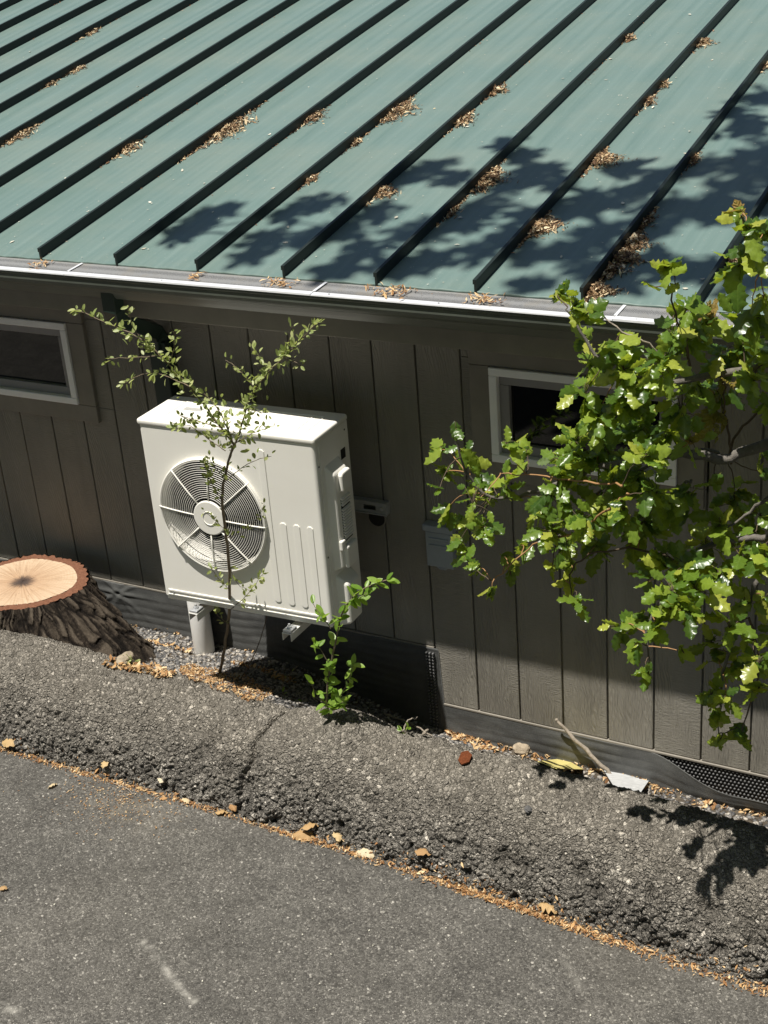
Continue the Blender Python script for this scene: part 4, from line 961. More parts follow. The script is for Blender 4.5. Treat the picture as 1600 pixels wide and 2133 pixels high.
OAK = {'oak': [(a, leaf_mesh('oak_leaf', a, M['oak'])) for a in [leaf_arrays('oak', s) for s in range(1, 8)]],
       'oaknew': [(a, leaf_mesh('oak_leaf_new', a, M['oaknew'])) for a in [leaf_arrays('oak', s) for s in range(21, 24)]]}
SAP = {'sapleaf': [(a, leaf_mesh('sapling_leaf', a, M['sapleaf'])) for a in [leaf_arrays('sap', s) for s in range(1, 6)]]}
SHT = {'shootleaf': [(a, leaf_mesh('shoot_leaf', a, M['shootleaf'])) for a in [leaf_arrays('sht', s) for s in range(1, 6)]]}

# ---- oak: trunk off to the right, low branch in front of the wall, upper crown whose shade lies on the roof
def oak():
    base = (6.35, -0.55, -0.25)
    tr = empty('oak_tree', base); tag(tr, 'live oak with spiny glossy leaves hanging before the right window', 'tree')
    def Y(px, py): return -0.98-0.13*min(1, max(0, (py-1080)/200))-0.28*max(0, (820-py)/400)+0.10*math.sin(px*0.013)
    def W(px, py, dy=0.0): return Vector(at_y(px, py, Y(px, py)+dy))
    t = MB(); t.tube(smooth_poly([(6.35, -0.55, -0.35), (6.33, -0.60, 0.4), (6.28, -0.72, 1.2), (6.1, -0.9, 2.2), (5.9, -1.15, 3.6), (5.7, -1.4, 5.2), (5.3, -1.5, 6.6)], 3, 0.01), list(np.linspace(0.26, 0.07, 26)), 12)
    t.build('trunk', M['limb'], tr, smooth=True)
    hub = Vector((6.2, -0.85, 1.5))
    limbs = [  # pixel polylines, radius at the thick end, thin end
        ([(1640, 912), (1575, 932), (1512, 962), (1465, 946), (1420, 946), (1360, 952), (1307, 962), (1250, 974), (1180, 1005), (1090, 1035), (1010, 1040), (965, 975), (946, 905)], 0.011, 0.0022, 0.0, 'limb', True),
        ([(1512, 964), (1480, 930), (1400, 945), (1307, 990), (1250, 1020), (1205, 1065), (1165, 1120)], 0.007, 0.002, 0.04, 'limb', False),
        ([(1310, 1028), (1270, 1060), (1230, 1085), (1190, 1120), (1130, 1118), (1080, 1160), (1025, 1212)], 0.0045, 0.0018, -0.08, 'newtwig', False),
        ([(1300, 1010), (1215, 1003), (1130, 992), (1045, 985)], 0.004, 0.0016, -0.10, 'newtwig', False),
        ([(1640, 745), (1540, 775), (1440, 790), (1330, 805), (1260, 770), (1215, 700), (1180, 640)], 0.009, 0.002, 0.02, 'limb', True),
        ([(1390, 765), (1360, 720), (1300, 690), (1255, 660)], 0.004, 0.0018, 0.08, 'stick', False),
        ([(1640, 560), (1590, 555), (1560, 520), (1545, 450)], 0.006, 0.002, -0.05, 'limb', True),
        ([(1440, 790), (1430, 720), (1410, 660), (1395, 600), (1385, 560)], 0.0045, 0.0016, 0.05, 'twig', False),
        ([(1640, 1120), (1560, 1120), (1480, 1135), (1420, 1170), (1385, 1240), (1345, 1310), (1352, 1400)], 0.008, 0.0018, 0.0, 'limb', True),
        ([(1640, 1190), (1578, 1190), (1560, 1270), (1520, 1350), (1500, 1430), (1498, 1535)], 0.007, 0.0018, 0.03, 'limb', True),
        ([(1560, 1290), (1590, 1380), (1560, 1470), (1545, 1525)], 0.004, 0.0018, 0.0, 'twig', False),
        ([(1420, 1170), (1320, 1140), (1230, 1150), (1185, 1190), (1195, 1250)], 0.0045, 0.0016, 0.06, 'twig', False),
        ([(1522, 965), (1520, 900), (1510, 830), (1505, 770)], 0.0045, 0.002, 0.0, 'twig', False),
        ([(1512, 962), (1540, 890), (1590, 850), (1640, 800)], 0.005, 0.003, 0.12, 'twig', False),
        ([(1440, 1000), (1400, 1030), (1360, 1060), (1320, 1100)], 0.005, 0.0018, 0.02, 'limb', False),
        ([(1640, 1020), (1590, 1040), (1550, 1080), (1500, 1110)], 0.006, 0.002, -0.05, 'limb', True),
    ]
    allp = []
    for poly, r0, r1, dy, mk, root in limbs:
        P = [W(a, b, dy) for a, b in poly]
        if root: P = [hub+Vector((RND.uniform(-.05, .05), RND.uniform(-.05, .05), (P[0].z-1.2)*0.8)), hub.lerp(P[0], 0.5)+Vector((0, -0.05, 0.12))]+P
        Q = smooth_poly(P, 3, 0.003); rr = list(np.linspace(r0*(2.0 if root else 1), r1, len(Q)))
        m = MB(); m.tube(Q, rr, 7); m.build('branch', M[mk], tr, smooth=True)
        allp += [(q, r) for q, r in zip(Q, rr) if q.x < 4.9]
    CL = [  # photo px, py, spread px, leaves, tone
        (950,893,14,2,0),(915,935,20,5,0),(960,940,22,5,0),(925,985,24,5,0),(912,1025,16,2,0),(985,965,30,6,0),(1000,1010,34,9,0),(930,1060,22,4,0),(985,1050,36,12,0),(1030,1020,32,8,0),
        (1055,922,28,5,0),(1095,935,20,4,0),(1055,1010,32,7,0),(975,1090,30,7,0),(1005,1100,26,6,0),(955,1130,20,4,0),(970,1160,18,4,0),(1000,1180,20,4,0),(1022,1232,18,4,0),(1050,1160,26,5,0),(1085,1135,16,2,0),(1065,1200,14,2,0),(1100,1165,13,2,0),
        (1130,1070,30,8,0),(1150,1035,36,9,0),(1180,1000,40,10,0),(1215,960,36,9,0),(1160,955,24,5,0),(1195,920,34,8,0),(1240,880,36,9,0),(1215,825,30,6,0),(1260,930,36,9,0),(1150,1110,30,8,0),(1180,1140,30,7,0),(1210,1090,40,10,0),(1250,1050,40,10,0),(1280,1000,40,9,0),(1190,1170,20,4,0),(1150,1185,14,2,0),(1190,1215,24,4,0),(1200,1255,20,4,0),(1240,1140,34,8,0),
        (1290,840,34,8,0),(1330,880,40,10,0),(1300,770,36,8,0),(1340,800,40,10,0),(1380,760,36,8,0),(1420,705,34,8,0),(1450,800,36,7,0),(1500,830,34,6,1),(1530,800,24,4,1),(1480,870,30,4,1),(1420,860,40,9,0),(1440,920,34,5,1),(1390,900,30,6,0),(1350,950,40,9,0),(1330,1010,40,9,0),(1370,1030,36,8,0),(1300,1070,36,9,0),(1350,1090,40,9,0),(1320,1130,34,8,0),(1400,1060,32,8,0),(1440,1040,32,6,0),(1490,1000,26,4,0),
        (1530,1050,40,9,0),(1560,1100,40,9,0),(1500,1100,36,9,0),(1470,1140,36,9,0),(1430,1180,36,9,0),(1380,1180,34,8,0),(1585,1075,28,5,0),(1592,935,26,4,0),(1595,985,20,3,0),
        (1345,1215,24,4,0),(1400,1230,34,8,0),(1450,1230,40,9,0),(1500,1200,36,9,0),(1550,1180,36,8,0),(1592,1160,26,6,0),
        (1290,1310,24,6,0),(1330,1290,30,8,0),(1370,1310,28,7,0),(1320,1350,22,5,0),(1350,1405,16,5,0),(1425,1360,14,2,0),(1400,1270,30,7,0),(1440,1280,30,6,0),
        (1480,1340,30,8,0),(1520,1310,34,8,0),(1560,1320,34,8,0),(1500,1380,30,7,0),(1540,1400,34,8,0),(1582,1380,28,7,0),(1480,1450,24,6,0),(1510,1460,24,6,0),(1490,1490,18,4,0),(1500,1545,12,2,0),(1545,1525,18,4,0),(1582,1440,22,5,0),(1550,1260,34,8,0),(1592,1250,26,6,0),
        (1165,612,18,5,0),(1195,640,28,8,0),(1225,655,22,5,0),(1218,700,22,4,0),(1298,702,12,2,0),(1235,760,30,6,0),(1275,725,34,6,0),(1385,558,20,5,0),(1350,592,8,1,0),(1408,600,8,1,0),
        (1430,645,28,7,0),(1400,700,30,6,0),(1450,690,30,6,0),(1482,665,20,4,1),(1530,655,26,5,0),(1565,665,32,6,0),(1592,625,26,6,0),(1530,560,28,5,0),(1570,540,32,7,0),(1592,480,26,6,0),(1540,440,20,4,1),(1565,490,22,5,0),(1500,755,34,8,0),(1545,720,34,8,0),(1582,735,32,8,0),(1565,795,32,6,0),(1592,850,18,3,0),
    ]
    items = []; tw = MB(); hw = MB(); up = Vector((0, 0, 1)); toc = (Vector(CAM)-Vector((4, -1, 1))).normalized()
    for cx, cy, sp, nl, tone in CL:
        c = W(cx, cy, RND.uniform(-0.16, 0.16))
        q, r = min(allp, key=lambda a: (a[0]-c).length)
        mpm = (c-Vector(CAM)).length/FPX     # metres per photo pixel at this depth
        mid = q.lerp(c, 0.5)+Vector((RND.uniform(-.02, .02), RND.uniform(-.02, .02), RND.uniform(-.01, .04)))
        P = smooth_poly([q, mid, c], 3, 0.001); (hw if RND.random() < 0.4 else tw).tube(P, list(np.linspace(0.0024, 0.0012, len(P))), 5)
        tdir = (c-mid).normalized()
        for k in range(int(nl*(2.4 if 1230 < cx < 1470 and 740 < cy < 970 else 1.95)) if (cx > 1130 and 640 < cy < 1250 and nl > 5) else int(nl*1.45)):
            a = Vector((RND.gauss(0, 1), RND.gauss(0, 1), RND.gauss(0, 1))).normalized()
            off = a*sp*mpm*RND.uniform(0.3, 1.45)
            s = RND.uniform(0.042, 0.087)*(0.70 if nl > 10 else 1.0)*(1.12 if cy < 760 and cx > 1300 else 1.0)
            d = (a*0.9+tdir*0.5+Vector((0, 0, -0.25))).normalized()
            p = c+off-d*s*0.5
            nrm = up*0.75+toc*0.35-Vector(SUN_TRAVEL)*0.3+Vector((RND.gauss(0, 0.55), RND.gauss(0, 0.55), RND.gauss(0, 0.45)))
            mk = 'oaknew' if (tone == 1 and RND.random() < 0.55) else 'oak'
            items.append((RND.randrange(len(OAK[mk])), leaf_matrix(p, d, nrm, s), mk))
            if (p-c).length > 0.01: tw.tube([c.lerp(p, 0.0), c.lerp(p, 0.55)+Vector((0, 0, 0.004)), p], [0.0011, 0.001, 0.0009], 4)
    tw.build('twigs', M['twig'], tr, smooth=True)['kind'] = 'stuff'; hw.build('twigs', M['newtwig'], tr, smooth=True)['kind'] = 'stuff'
    place_leaves(items, OAK, tr, 300, 'foliage', M)
    # upper crown, above the frame
    SH = [(400,470,34),(455,442,30),(375,490,22),(560,500,40),(530,532,30),(620,440,36),(675,418,34),(650,500,40),(720,480,44),(790,440,36),(760,525,50),(700,562,40),(845,372,34),(900,350,30),(950,372,30),(870,485,50),(830,560,44),(900,540,44),(960,465,50),(1010,432,44),(1060,385,44),(1090,322,34),(1052,300,14),(1130,352,36),(1170,382,32),(1120,445,44),(1060,490,44),(1000,525,50),(1100,532,44),(1180,442,50),(1250,422,50),(1240,492,50),(1190,525,44),(1305,350,26),(1330,392,40),(1390,362,34),(1400,425,50),(1350,472,40),(1400,562,44),(1330,545,36),(1480,345,44),(1530,385,50),(1500,445,50),(1560,425,44),(1450,432,40),(1590,325,44),(1560,262,50),(1590,205,44),(1530,235,26),(1250,562,44),(1300,592,26),(1100,592,26),(1480,562,36),(1550,585,36),(1640,300,70),(1660,420,70),(1680,520,70),]
    big = []; cents = []; sv = -Vector(SUN_TRAVEL)
    for cx, cy, r in SH:
        g = Vector(at_roof(cx, cy)); h = RND.uniform(4.4, 6.2)
        c = g+sv*(h/sv.z); cents.append(c); rr = r*(g-Vector(CAM)).length/FPX
        for k in range(int(22+r*0.9)):
            a = Vector((RND.gauss(0, 1), RND.gauss(0, 1), RND.gauss(0, 1))).normalized()*RND.uniform(0.2, 1.1)
            p = c+Vector((a.x*rr*1.25, a.y*rr*0.9, a.z*0.22)); d = Vector((RND.gauss(0, 1), RND.gauss(0, 1), RND.gauss(-0.2, 0.4)))
            nrm = Vector((RND.gauss(0, .5), RND.gauss(0, .5), 1)); big.append((OAK['oak'][RND.randrange(7)][0], leaf_matrix(p, d, nrm, RND.uniform(0.055, 0.10))))
    joined_leaves('crown', big, M['oak'], tr)
    cb = MB(); root = Vector((5.3, -1.5, 6.6)); prev = root
    order = sorted(cents, key=lambda p: -p.x)
    main = [root]+[p for p in order[::6]]
    cb.tube(smooth_poly(main, 3, 0.01), list(np.linspace(0.05, 0.008, len(smooth_poly(main, 3)))), 7)
    for p in order:
        q = min(main, key=lambda m_: (m_-p).length); cb.tube([q, q.lerp(p, 0.5)+Vector((0, 0, 0.05)), p], [0.008, 0.006, 0.003], 5)
    cb.build('upper_limbs', M['limb'], tr, smooth=True)
oak()

def shade_oak(base, cs, label):  # oaks out of view, added to shade the road and dim the wall
    tr = empty('oak_tree', base); tag(tr, label, 'tree', 'unseen oaks added to cast shade')
    b = Vector(base); t = MB(); t.tube(smooth_poly([b, b+Vector((0.1, 0, 1.5)), b+Vector((0.0, 0.2, 3.2)), b+Vector((0.2, 0.3, 5.5))], 3, 0.02), [0.3, 0.08], 10); t.build('trunk', M['limb'], tr, smooth=True)
    big = []; lm_ = MB()
    for c, r, n in cs:
        c = Vector(c); lm_.tube([b+Vector((0, 0.2, 3.0)), b.lerp(c, 0.6)+Vector((0, 0, 1.5)), c], [0.10, 0.02], 6)
        for k in range(n):
            a = Vector((RND.gauss(0, 1), RND.gauss(0, 1), RND.gauss(0, 0.8))).normalized()*r*RND.random()**0.4
            big.append((SAP['sapleaf'][RND.randrange(5)][0], leaf_matrix(c+a, Vector((RND.gauss(0, 1), RND.gauss(0, 1), RND.gauss(-.2, .5))), Vector((RND.gauss(0, .6), RND.gauss(0, .6), 1)), RND.uniform(0.30, 0.55))))
    joined_leaves('crown', big, M['oak'], tr); lm_.build('limb', M['limb'], tr, smooth=True)
def crown_row(x0, x1, y0, y1, z0, z1, n, r0, r1, k):
    return [((RND.uniform(x0, x1), RND.uniform(y0, y1), RND.uniform(z0, z1)), RND.uniform(r0, r1), k) for _ in range(n)]
shade_oak((2.0, -9.5, -0.3), crown_row(-2.0, 4.4, -9.5, -5.9, 5.9, 7.2, 20, 1.0, 1.5, 150)+crown_row(-1.5, 4.0, -12.5, -9.0, 3.5, 7.5, 12, 1.3, 1.8, 150), 'unseen oak with a broad crown added across the road to cast shade')
shade_oak((8.0, -9.8, -0.3), crown_row(4.6, 11.5, -10, -6.1, 5.9, 7.4, 18, 1.1, 1.5, 150)+crown_row(5, 11, -12.5, -9.0, 3.5, 7.5, 12, 1.3, 1.8, 150), 'second unseen oak added farther along the road verge to cast shade')
shade_oak((-5.0, -9.0, -0.3), crown_row(-9, -2.2, -9.5, -5.9, 5.9, 7.2, 18, 1.1, 1.5, 150)+crown_row(-9, -2, -12, -8.6, 3.5, 7.2, 12, 1.3, 1.8, 150), 'unseen oak added at the far left end of the road verge to cast shade')
shade_oak((1.0, -11.5, -0.3), crown_row(-6, 9, -10.5, -7.2, 8.2, 10.6, 26, 1.2, 1.6, 130), 'tallest unseen oak added behind the road verge to block sky light')
shade_oak((10.6, -3.4, -0.3), crown_row(9, 12.5, -5.0, -1.2, 2.6, 7.5, 16, 1.0, 1.4, 130), 'unseen oak added beyond the right end of the house to block sky light')
shade_oak((-8.4, -3.6, -0.3), crown_row(-11, -6.6, -5.5, -2.0, 2.6, 7.0, 16, 1.0, 1.4, 130), 'unseen oak added beyond the left end of the house to block sky light')

# ---- the thin sapling in front of the unit
def sapling():
    b = drop(458, 1404); base = Vector(b); base.z = surf_z(b[0], b[1])-0.02
    tr = empty('sapling', base); tag(tr, 'thin forked sapling with small oval leaves in front of the fan grille', 'sapling')
    def W(px, py, dy=0.0):
        k = (1404-py)/760; return Vector(at_y(px, py, float(base.y)-0.25*min(1, k*2.2)-0.42*k+dy))
    stems = [([(458, 1404), (470, 1340), (479, 1270), (478, 1180), (470, 1110), (462, 1040), (466, 1000), (478, 955), (487, 925)], 0.0075, 0.0045, 0, 0),
             ([(487, 925), (460, 890), (430, 850), (395, 805), (350, 760), (310, 715), (265, 690), (215, 670), (158, 644)], 0.0042, 0.0012, -0.02, 46),
             ([(478, 955), (500, 900), (512, 850), (530, 810), (560, 775), (590, 745), (625, 710), (662, 672)], 0.0042, 0.0012, 0.02, 44),
             ([(487, 925), (470, 885), (455, 850), (425, 820)], 0.003, 0.0012, -0.04, 12),
             ([(310, 715), (280, 690), (270, 660), (268, 638)], 0.002, 0.001, -0.03, 7),
             ([(395, 805), (330, 775), (290, 780), (258, 800)], 0.002, 0.001, -0.05, 12),
             ([(330, 740), (290, 745), (225, 748)], 0.002, 0.001, 0.01, 7),
             ([(350, 760), (365, 720), (362, 690)], 0.0018, 0.0009, 0.02, 6),
             ([(460, 890), (420, 880), (365, 862), (400, 878)], 0.002, 0.0009, -0.06, 10),
             ([(470, 940), (430, 912), (390, 880), (360, 895)], 0.002, 0.0009, -0.07, 14),
             ([(487, 925), (520, 905), (560, 890), (572, 886)], 0.002, 0.0009, -0.03, 8),
             ([(512, 850), (545, 860), (558, 858)], 0.0018, 0.0009, 0.0, 5),
             ([(530, 810), (500, 770), (470, 750)], 0.0018, 0.0009, 0.03, 9),
             ([(560, 775), (540, 740), (528, 730)], 0.0016, 0.0009, 0.02, 7),
             ([(590, 745), (605, 700), (608, 680)], 0.0016, 0.0009, 0.0, 7),
             ([(590, 745), (630, 760), (628, 765)], 0.0016, 0.0009, 0.0, 4),
             ([(462, 1010), (500, 975), (540, 955), (565, 950)], 0.0018, 0.0009, -0.03, 6),
             ([(462, 1040), (440, 1010), (425, 965)], 0.0018, 0.0009, -0.05, 13),
             ([(468, 1000), (450, 975), (435, 955)], 0.0016, 0.0009, -0.02, 7),
             ([(466, 1100), (445, 1080), (425, 1065)], 0.0014, 0.0008, -0.02, 4),
             ([(472, 1120), (510, 1110), (545, 1070), (550, 1050)], 0.0016, 0.0008, -0.03, 7),
             ([(479, 1270), (510, 1245), (530, 1220), (548, 1195)], 0.0018, 0.0008, -0.02, 12),
             ([(479, 1230), (455, 1205), (440, 1185)], 0.0014, 0.0008, -0.02, 6),
             ([(476, 1300), (455, 1285), (445, 1265)], 0.0014, 0.0008, -0.01, 5),
             ([(479, 1180), (490, 1215), (520, 1230)], 0.0014, 0.0008, -0.01, 5)]
    items = []
    for poly, r0, r1, dy, nl in stems:
        P = smooth_poly([W(a, c, dy) for a, c in poly], 3, 0.0012); m = MB(); m.tube(P, list(np.linspace(r0, r1, len(P))), 6)
        m.build('stem' if r0 > 0.004 else 'branch', M['stem'], tr, smooth=True)
        n = int(nl*2.7)
        for k in range(n):
            t = RND.uniform(0.05, 1.0) if k < n-2 else 1.0
            p, tg = lerp_poly(P, t); a = Vector((RND.gauss(0, 1), RND.gauss(0, 1), RND.gauss(0.15, 1))).normalized()
            d = (tg*0.65+a).normalized(); s = RND.uniform(0.017, 0.033)*(1.0 if nl > 10 else 0.9)
            q = p+a*RND.uniform(0.0, 0.016)
            nrm = Vector((RND.gauss(0, .6), RND.gauss(-0.3, .6), 1)); items.append((RND.randrange(5), leaf_matrix(q, d, nrm, s), 'sapleaf'))
    # denser knot at the fork
    for k in range(62):
        p = W(RND.gauss(487, 24), RND.gauss(905, 26), RND.uniform(-0.08, 0.05)); d = Vector((RND.gauss(0, 1), RND.gauss(0, 1), RND.gauss(0.2, 1)))
        items.append((RND.randrange(5), leaf_matrix(p, d, Vector((RND.gauss(0, .6), RND.gauss(-.3, .6), 1)), RND.uniform(0.018, 0.034)), 'sapleaf'))
    for cx, cy, sp, nn in ((450, 860, 30, 16), (395, 805, 22, 12), (350, 760, 20, 10), (520, 830, 22, 14), (560, 775, 24, 16), (595, 742, 18, 9), (250, 690, 14, 6), (300, 715, 16, 8), (430, 845, 18, 8)):
        for k in range(nn):
            p = W(RND.gauss(cx, sp*.6), RND.gauss(cy, sp*.6), RND.uniform(-0.06, 0.05)); d = Vector((RND.gauss(0, 1), RND.gauss(0, 1), RND.gauss(0.2, 1)))
            items.append((RND.randrange(5), leaf_matrix(p, d, Vector((RND.gauss(0, .6), RND.gauss(-.3, .6), 1)), RND.uniform(0.018, 0.034)), 'sapleaf'))
    place_leaves(items, SAP, tr, 300, 'foliage', M)
sapling()
# bare leaning whip beside it
def whip():
    b = drop(497, 1418); base = Vector((b[0], b[1], surf_z(b[0], b[1])-0.01))
    tr = empty('bare_whip', base); tag(tr, 'thin bare dark whip leaning right beside the leafy sapling', 'twig')
    W = lambda px, py: Vector(at_y(px, py, base.y-0.16*min(1, (1418-py)/120)))
    P = smooth_poly([base, W(525, 1375), W(545, 1325), W(562, 1265), W(575, 1200), W(585, 1146)], 3, 0.001); m = MB(); m.tube(P, list(np.linspace(0.0026, 0.001, len(P))), 5); m.build('stem', M['twig'], tr, smooth=True)
    P = smooth_poly([W(585, 1146), W(568, 1170), W(545, 1195), W(525, 1215)], 3, 0.001); m = MB(); m.tube(P, 0.0009, 5); m.build('branch', M['twig'], tr, smooth=True)
whip()
# ---- bright green shoot on the berm joint
def shoot():
    b = drop(684, 1492); base = Vector((b[0], b[1], surf_z(b[0], b[1])-0.02))
    tr = empty('green_shoot', base); tag(tr, 'bright green leafy shoot growing at the berm crack below the unit corner', 'plant')
    def W(px, py, dy=0.0): return Vector(at_y(px, py, base.y-0.06*min(1, (1492-py)/150)+dy))
    stems = [([(684, 1492), (680, 1440), (688, 1390), (698, 1345), (705, 1300), (720, 1260), (755, 1225), (805, 1208)], 0.005, 0.0018, 0.0, 66),
             ([(690, 1310), (672, 1285), (652, 1258)], 0.002, 0.001, -0.03, 9),
             ([(690, 1390), (672, 1360), (656, 1335)], 0.002, 0.001, -0.02, 9),
             ([(684, 1470), (660, 1450), (650, 1425)], 0.002, 0.001, -0.02, 6),
             ([(688, 1480), (715, 1440), (730, 1410), (735, 1385)], 0.0022, 0.001, 0.02, 20),
             ([(684, 1485), (700, 1470), (715, 1462)], 0.002, 0.001, -0.02, 26),
             ([(720, 1260), (745, 1250), (765, 1235)], 0.002, 0.001, 0.02, 10)]
    items = []
    for poly, r0, r1, dy, nl in stems:
        P = smooth_poly([W(a, c, dy) for a, c in poly], 3, 0.001); m = MB(); m.tube(P, list(np.linspace(r0, r1, len(P))), 6); m.build('stem' if r0 > 0.004 else 'branch', M['stem'], tr, smooth=True)
        for k in range(nl):
            t = 1.0 if k < 2 else RND.uniform(0.05, 1); p, tg = lerp_poly(P, t); a = Vector((RND.gauss(0, 1), RND.gauss(0, .7), RND.gauss(0.2, .8))).normalized()
            d = (tg*0.5+a).normalized(); items.append((RND.randrange(5), leaf_matrix(p, d, Vector((RND.gauss(0, .5), RND.gauss(-.4, .5), 1)), RND.uniform(0.034, 0.058)), 'shootleaf'))
    place_leaves(items, SHT, tr, 300, 'foliage', M)
shoot()
def small_plant(px, py, tips, name, label, key, lset, n, size, stemmat='stem', r=0.002):
    b = drop(px, py); base = Vector((b[0], b[1], surf_z(b[0], b[1])-0.01)); tr = empty(name, base); tag(tr, label, 'plant'); items = []
    for tip in tips:
        P = smooth_poly([base]+[Vector(at_y(a, c, base.y-0.01)) for a, c in tip], 2, 0.002); m = MB(); m.tube(P, list(np.linspace(r, r*0.5, len(P))), 5); m.build('stem', M[stemmat], tr, smooth=True)
        for k in range(n):
            p, tg = lerp_poly(P, RND.uniform(0.5, 1)); d = (tg*0.7+Vector((RND.gauss(0, 1), RND.gauss(0, 1), RND.gauss(0.2, 1)))).normalized()
            items.append((RND.randrange(len(lset[key])), leaf_matrix(p, d, Vector((RND.gauss(0, .5), RND.gauss(-.3, .5), 1)), RND.uniform(*size)), key))
    place_leaves(items, lset, tr, 300, 'foliage', M)
small_plant(592, 1450, [[(585, 1435), (600, 1405), (622, 1385)], [(600, 1465), (588, 1440)], [(612, 1470), (640, 1455)]], 'twiggy_sprig', 'small bare sprig with one leafy tip left of the green shoot', 'shootleaf', SHT, 2, (0.018, 0.03))
small_plant(270, 1382, [[(262, 1372)], [(276, 1370)], [(285, 1376)]], 'weed', 'tiny pale green weed at the foot of the stump', 'sapleaf', SAP, 5, (0.02, 0.032))
small_plant(5, 1190, [[(8, 1160), (12, 1128)], [(14, 1170), (28, 1162)]], 'seedling', 'pale thin seedling behind the left side of the stump', 'sapleaf', SAP, 7, (0.012, 0.022))
small_plant(842, 1528, [[(835, 1520)], [(850, 1515)]], 'weed', 'small green weed behind the berm in the deep shade', 'shootleaf', SHT, 4, (0.02, 0.03))

# ------------------------------------------------------------------ loose things on the ground
def stick(pts, r0, r1, label, mat='stick', name='fallen_stick'):
    P = smooth_poly(pts, 3, 0.0025); c = Vector(pts[0]); o = MB().tube([q-c for q in P], list(np.linspace(r0, r1, len(P))*np.array([RND.uniform(.85, 1.15) for q_ in P])), 7).build(name, M[mat], None, smooth=True)
    o.location = c; return tag(o, label, 'stick')
G = lambda px, py, h=0.008: Vector((lambda p: (p[0], p[1], surf_z(p[0], p[1])+h))(drop(px, py)))
a = G(1278, 1625); b_ = Vector(at_y(1158, 1498, -0.035)); stick([a, a.lerp(b_, 0.35)+Vector((0.008, 0, 0.004)), a.lerp(b_, 0.72)+Vector((-0.006, 0, -0.004)), b_], 0.011, 0.006, 'grey broken stick leaning on the skirting below the right siding')
stick([G(838, 1528), Vector(G(838, 1528))+Vector((0.02, 0.03, 0.05)), Vector(at_y(869, 1497, G(838, 1528).y+0.05))], 0.004, 0.002, 'short pale stick poking up behind the berm in shade')
stick([G(882, 1535), Vector(at_y(888, 1522, G(882, 1535).y))], 0.006, 0.005, 'stubby pale stick end beside the shaded pile')
stick([G(800, 1490), G(860, 1520, 0.03), G(905, 1500, 0.05)], 0.005, 0.003, 'long dead stick lying across gravel in the unit shade')
stick([G(640, 1450, 0.02), G(668, 1470, 0.03), G(700, 1492, 0.02)], 0.0025, 0.0015, 'thin pale twig at the base of the green shoot')
stick([G(232, 1632), G(262, 1645), G(284, 1660)], 0.0022, 0.0015, 'thin straw twig on the road by the litter line')
def rock(px, py, r, label, mat='rock', name='rock', sq=(1.2, 1, 0.8)):
    import bmesh
    bm = bmesh.new(); bmesh.ops.create_icosphere(bm, subdivisions=3, radius=1.0); sd = RND.uniform(0, 50)
    for v in bm.verts:
        c = v.co; k = 1+0.35*(float(fbm(np.array([c.x*1.6+sd]), np.array([c.y*1.6+c.z*2.3]), 3, 5)[0])-0.45)*2; v.co = Vector((c.x*sq[0], c.y*sq[1], c.z*sq[2]))*k*r
    me = bpy.data.meshes.new(name); bm.to_mesh(me); bm.free(); o = link(name, me, M[mat]); p = G(px, py, 0); o.location = (p.x, p.y, p.z+r*0.45); o.rotation_euler = (0, 0, RND.uniform(0, 6)); return tag(o, label, 'rock')
rock(1092, 1566, 0.038, 'rough tan rock in leaf litter below the stepped siding')
rock(262, 1380, 0.036, 'mossy brown stone at the foot of the stump', sq=(1.4, 0.9, 0.7))
rock(1100, 1690, 0.014, 'small dark grey stone set loose on the berm face', 'pebble')
def scrap(pts, mat, label, name, cat, th=0.002):
    P = [G(a, b, h) for a, b, h in pts]; c = P[0].copy(); q = MB(); q.add([p-c for p in P], [tuple(range(len(P)))]); o = q.build(name, M[mat]); o.location = c
    m = o.modifiers.new('t', 'SOLIDIFY'); m.thickness = th; return tag(o, label, cat)
scrap([(1120, 1590, 0.006), (1160, 1586, 0.010), (1190, 1592, 0.008), (1215, 1606, 0.006), (1160, 1606, 0.008)], 'yellow', 'faded yellow paper scrap half hidden behind the berm crest', 'paper_scrap', 'paper')
scrap([(1258, 1607, 0.006), (1288, 1603, 0.014), (1326, 1615, 0.010), (1352, 1628, 0.006), (1300, 1614, 0.008)], 'whitescrap', 'torn white plastic sheet behind the berm by the leaning stick', 'plastic_scrap', 'plastic')
scrap([(955, 1592, 0.010), (962, 1576, 0.016), (975, 1572, 0.014), (984, 1580, 0.012), (978, 1594, 0.012), (962, 1598, 0.008)], 'rust', 'rusty red bark chip lying on the berm top', 'bark_chip', 'bark', 0.005)
# dry leaves lying on the road
def dry_arr(s):
    V, F, UV = leaf_arrays('oak', s); V = V.copy(); rr = random.Random(s)
    k = rr.uniform(1.2, 2.6)
    V[:, 2] = V[:, 2]*k+0.10*np.sin(V[:, 1]*rr.uniform(4, 8)+V[:, 0]*9)*np.abs(V[:, 0])*3+0.12*np.sin(V[:, 1]*PI)
    V[:, 0] *= 0.85; return V, F, UV
dlm = [leaf_mesh('dry_leaf_mesh', dry_arr(s), M['dryleaf']) for s in (77, 78, 79, 80)]
def dry_leaf(px, py, s, ang, label, grp='dry leaves on the road', tilt=0.25):
    p = G(px, py, 0.007); d = Vector((math.cos(ang), math.sin(ang), RND.uniform(-0.05, 0.15))); nrm = Vector((RND.gauss(0, tilt), RND.gauss(0, tilt), 1))
    m = leaf_matrix(p-d*s*0.5+Vector((0, 0, 0.004)), d, nrm, s); c = m.copy()
    for i in range(3): c[i][0] *= 1.15
    o = bpy.data.objects.new('dry_leaf', RND.choice(dlm)); scene.collection.objects.link(o); o.matrix_world = c
    return tag(o, label, 'leaf', grp)
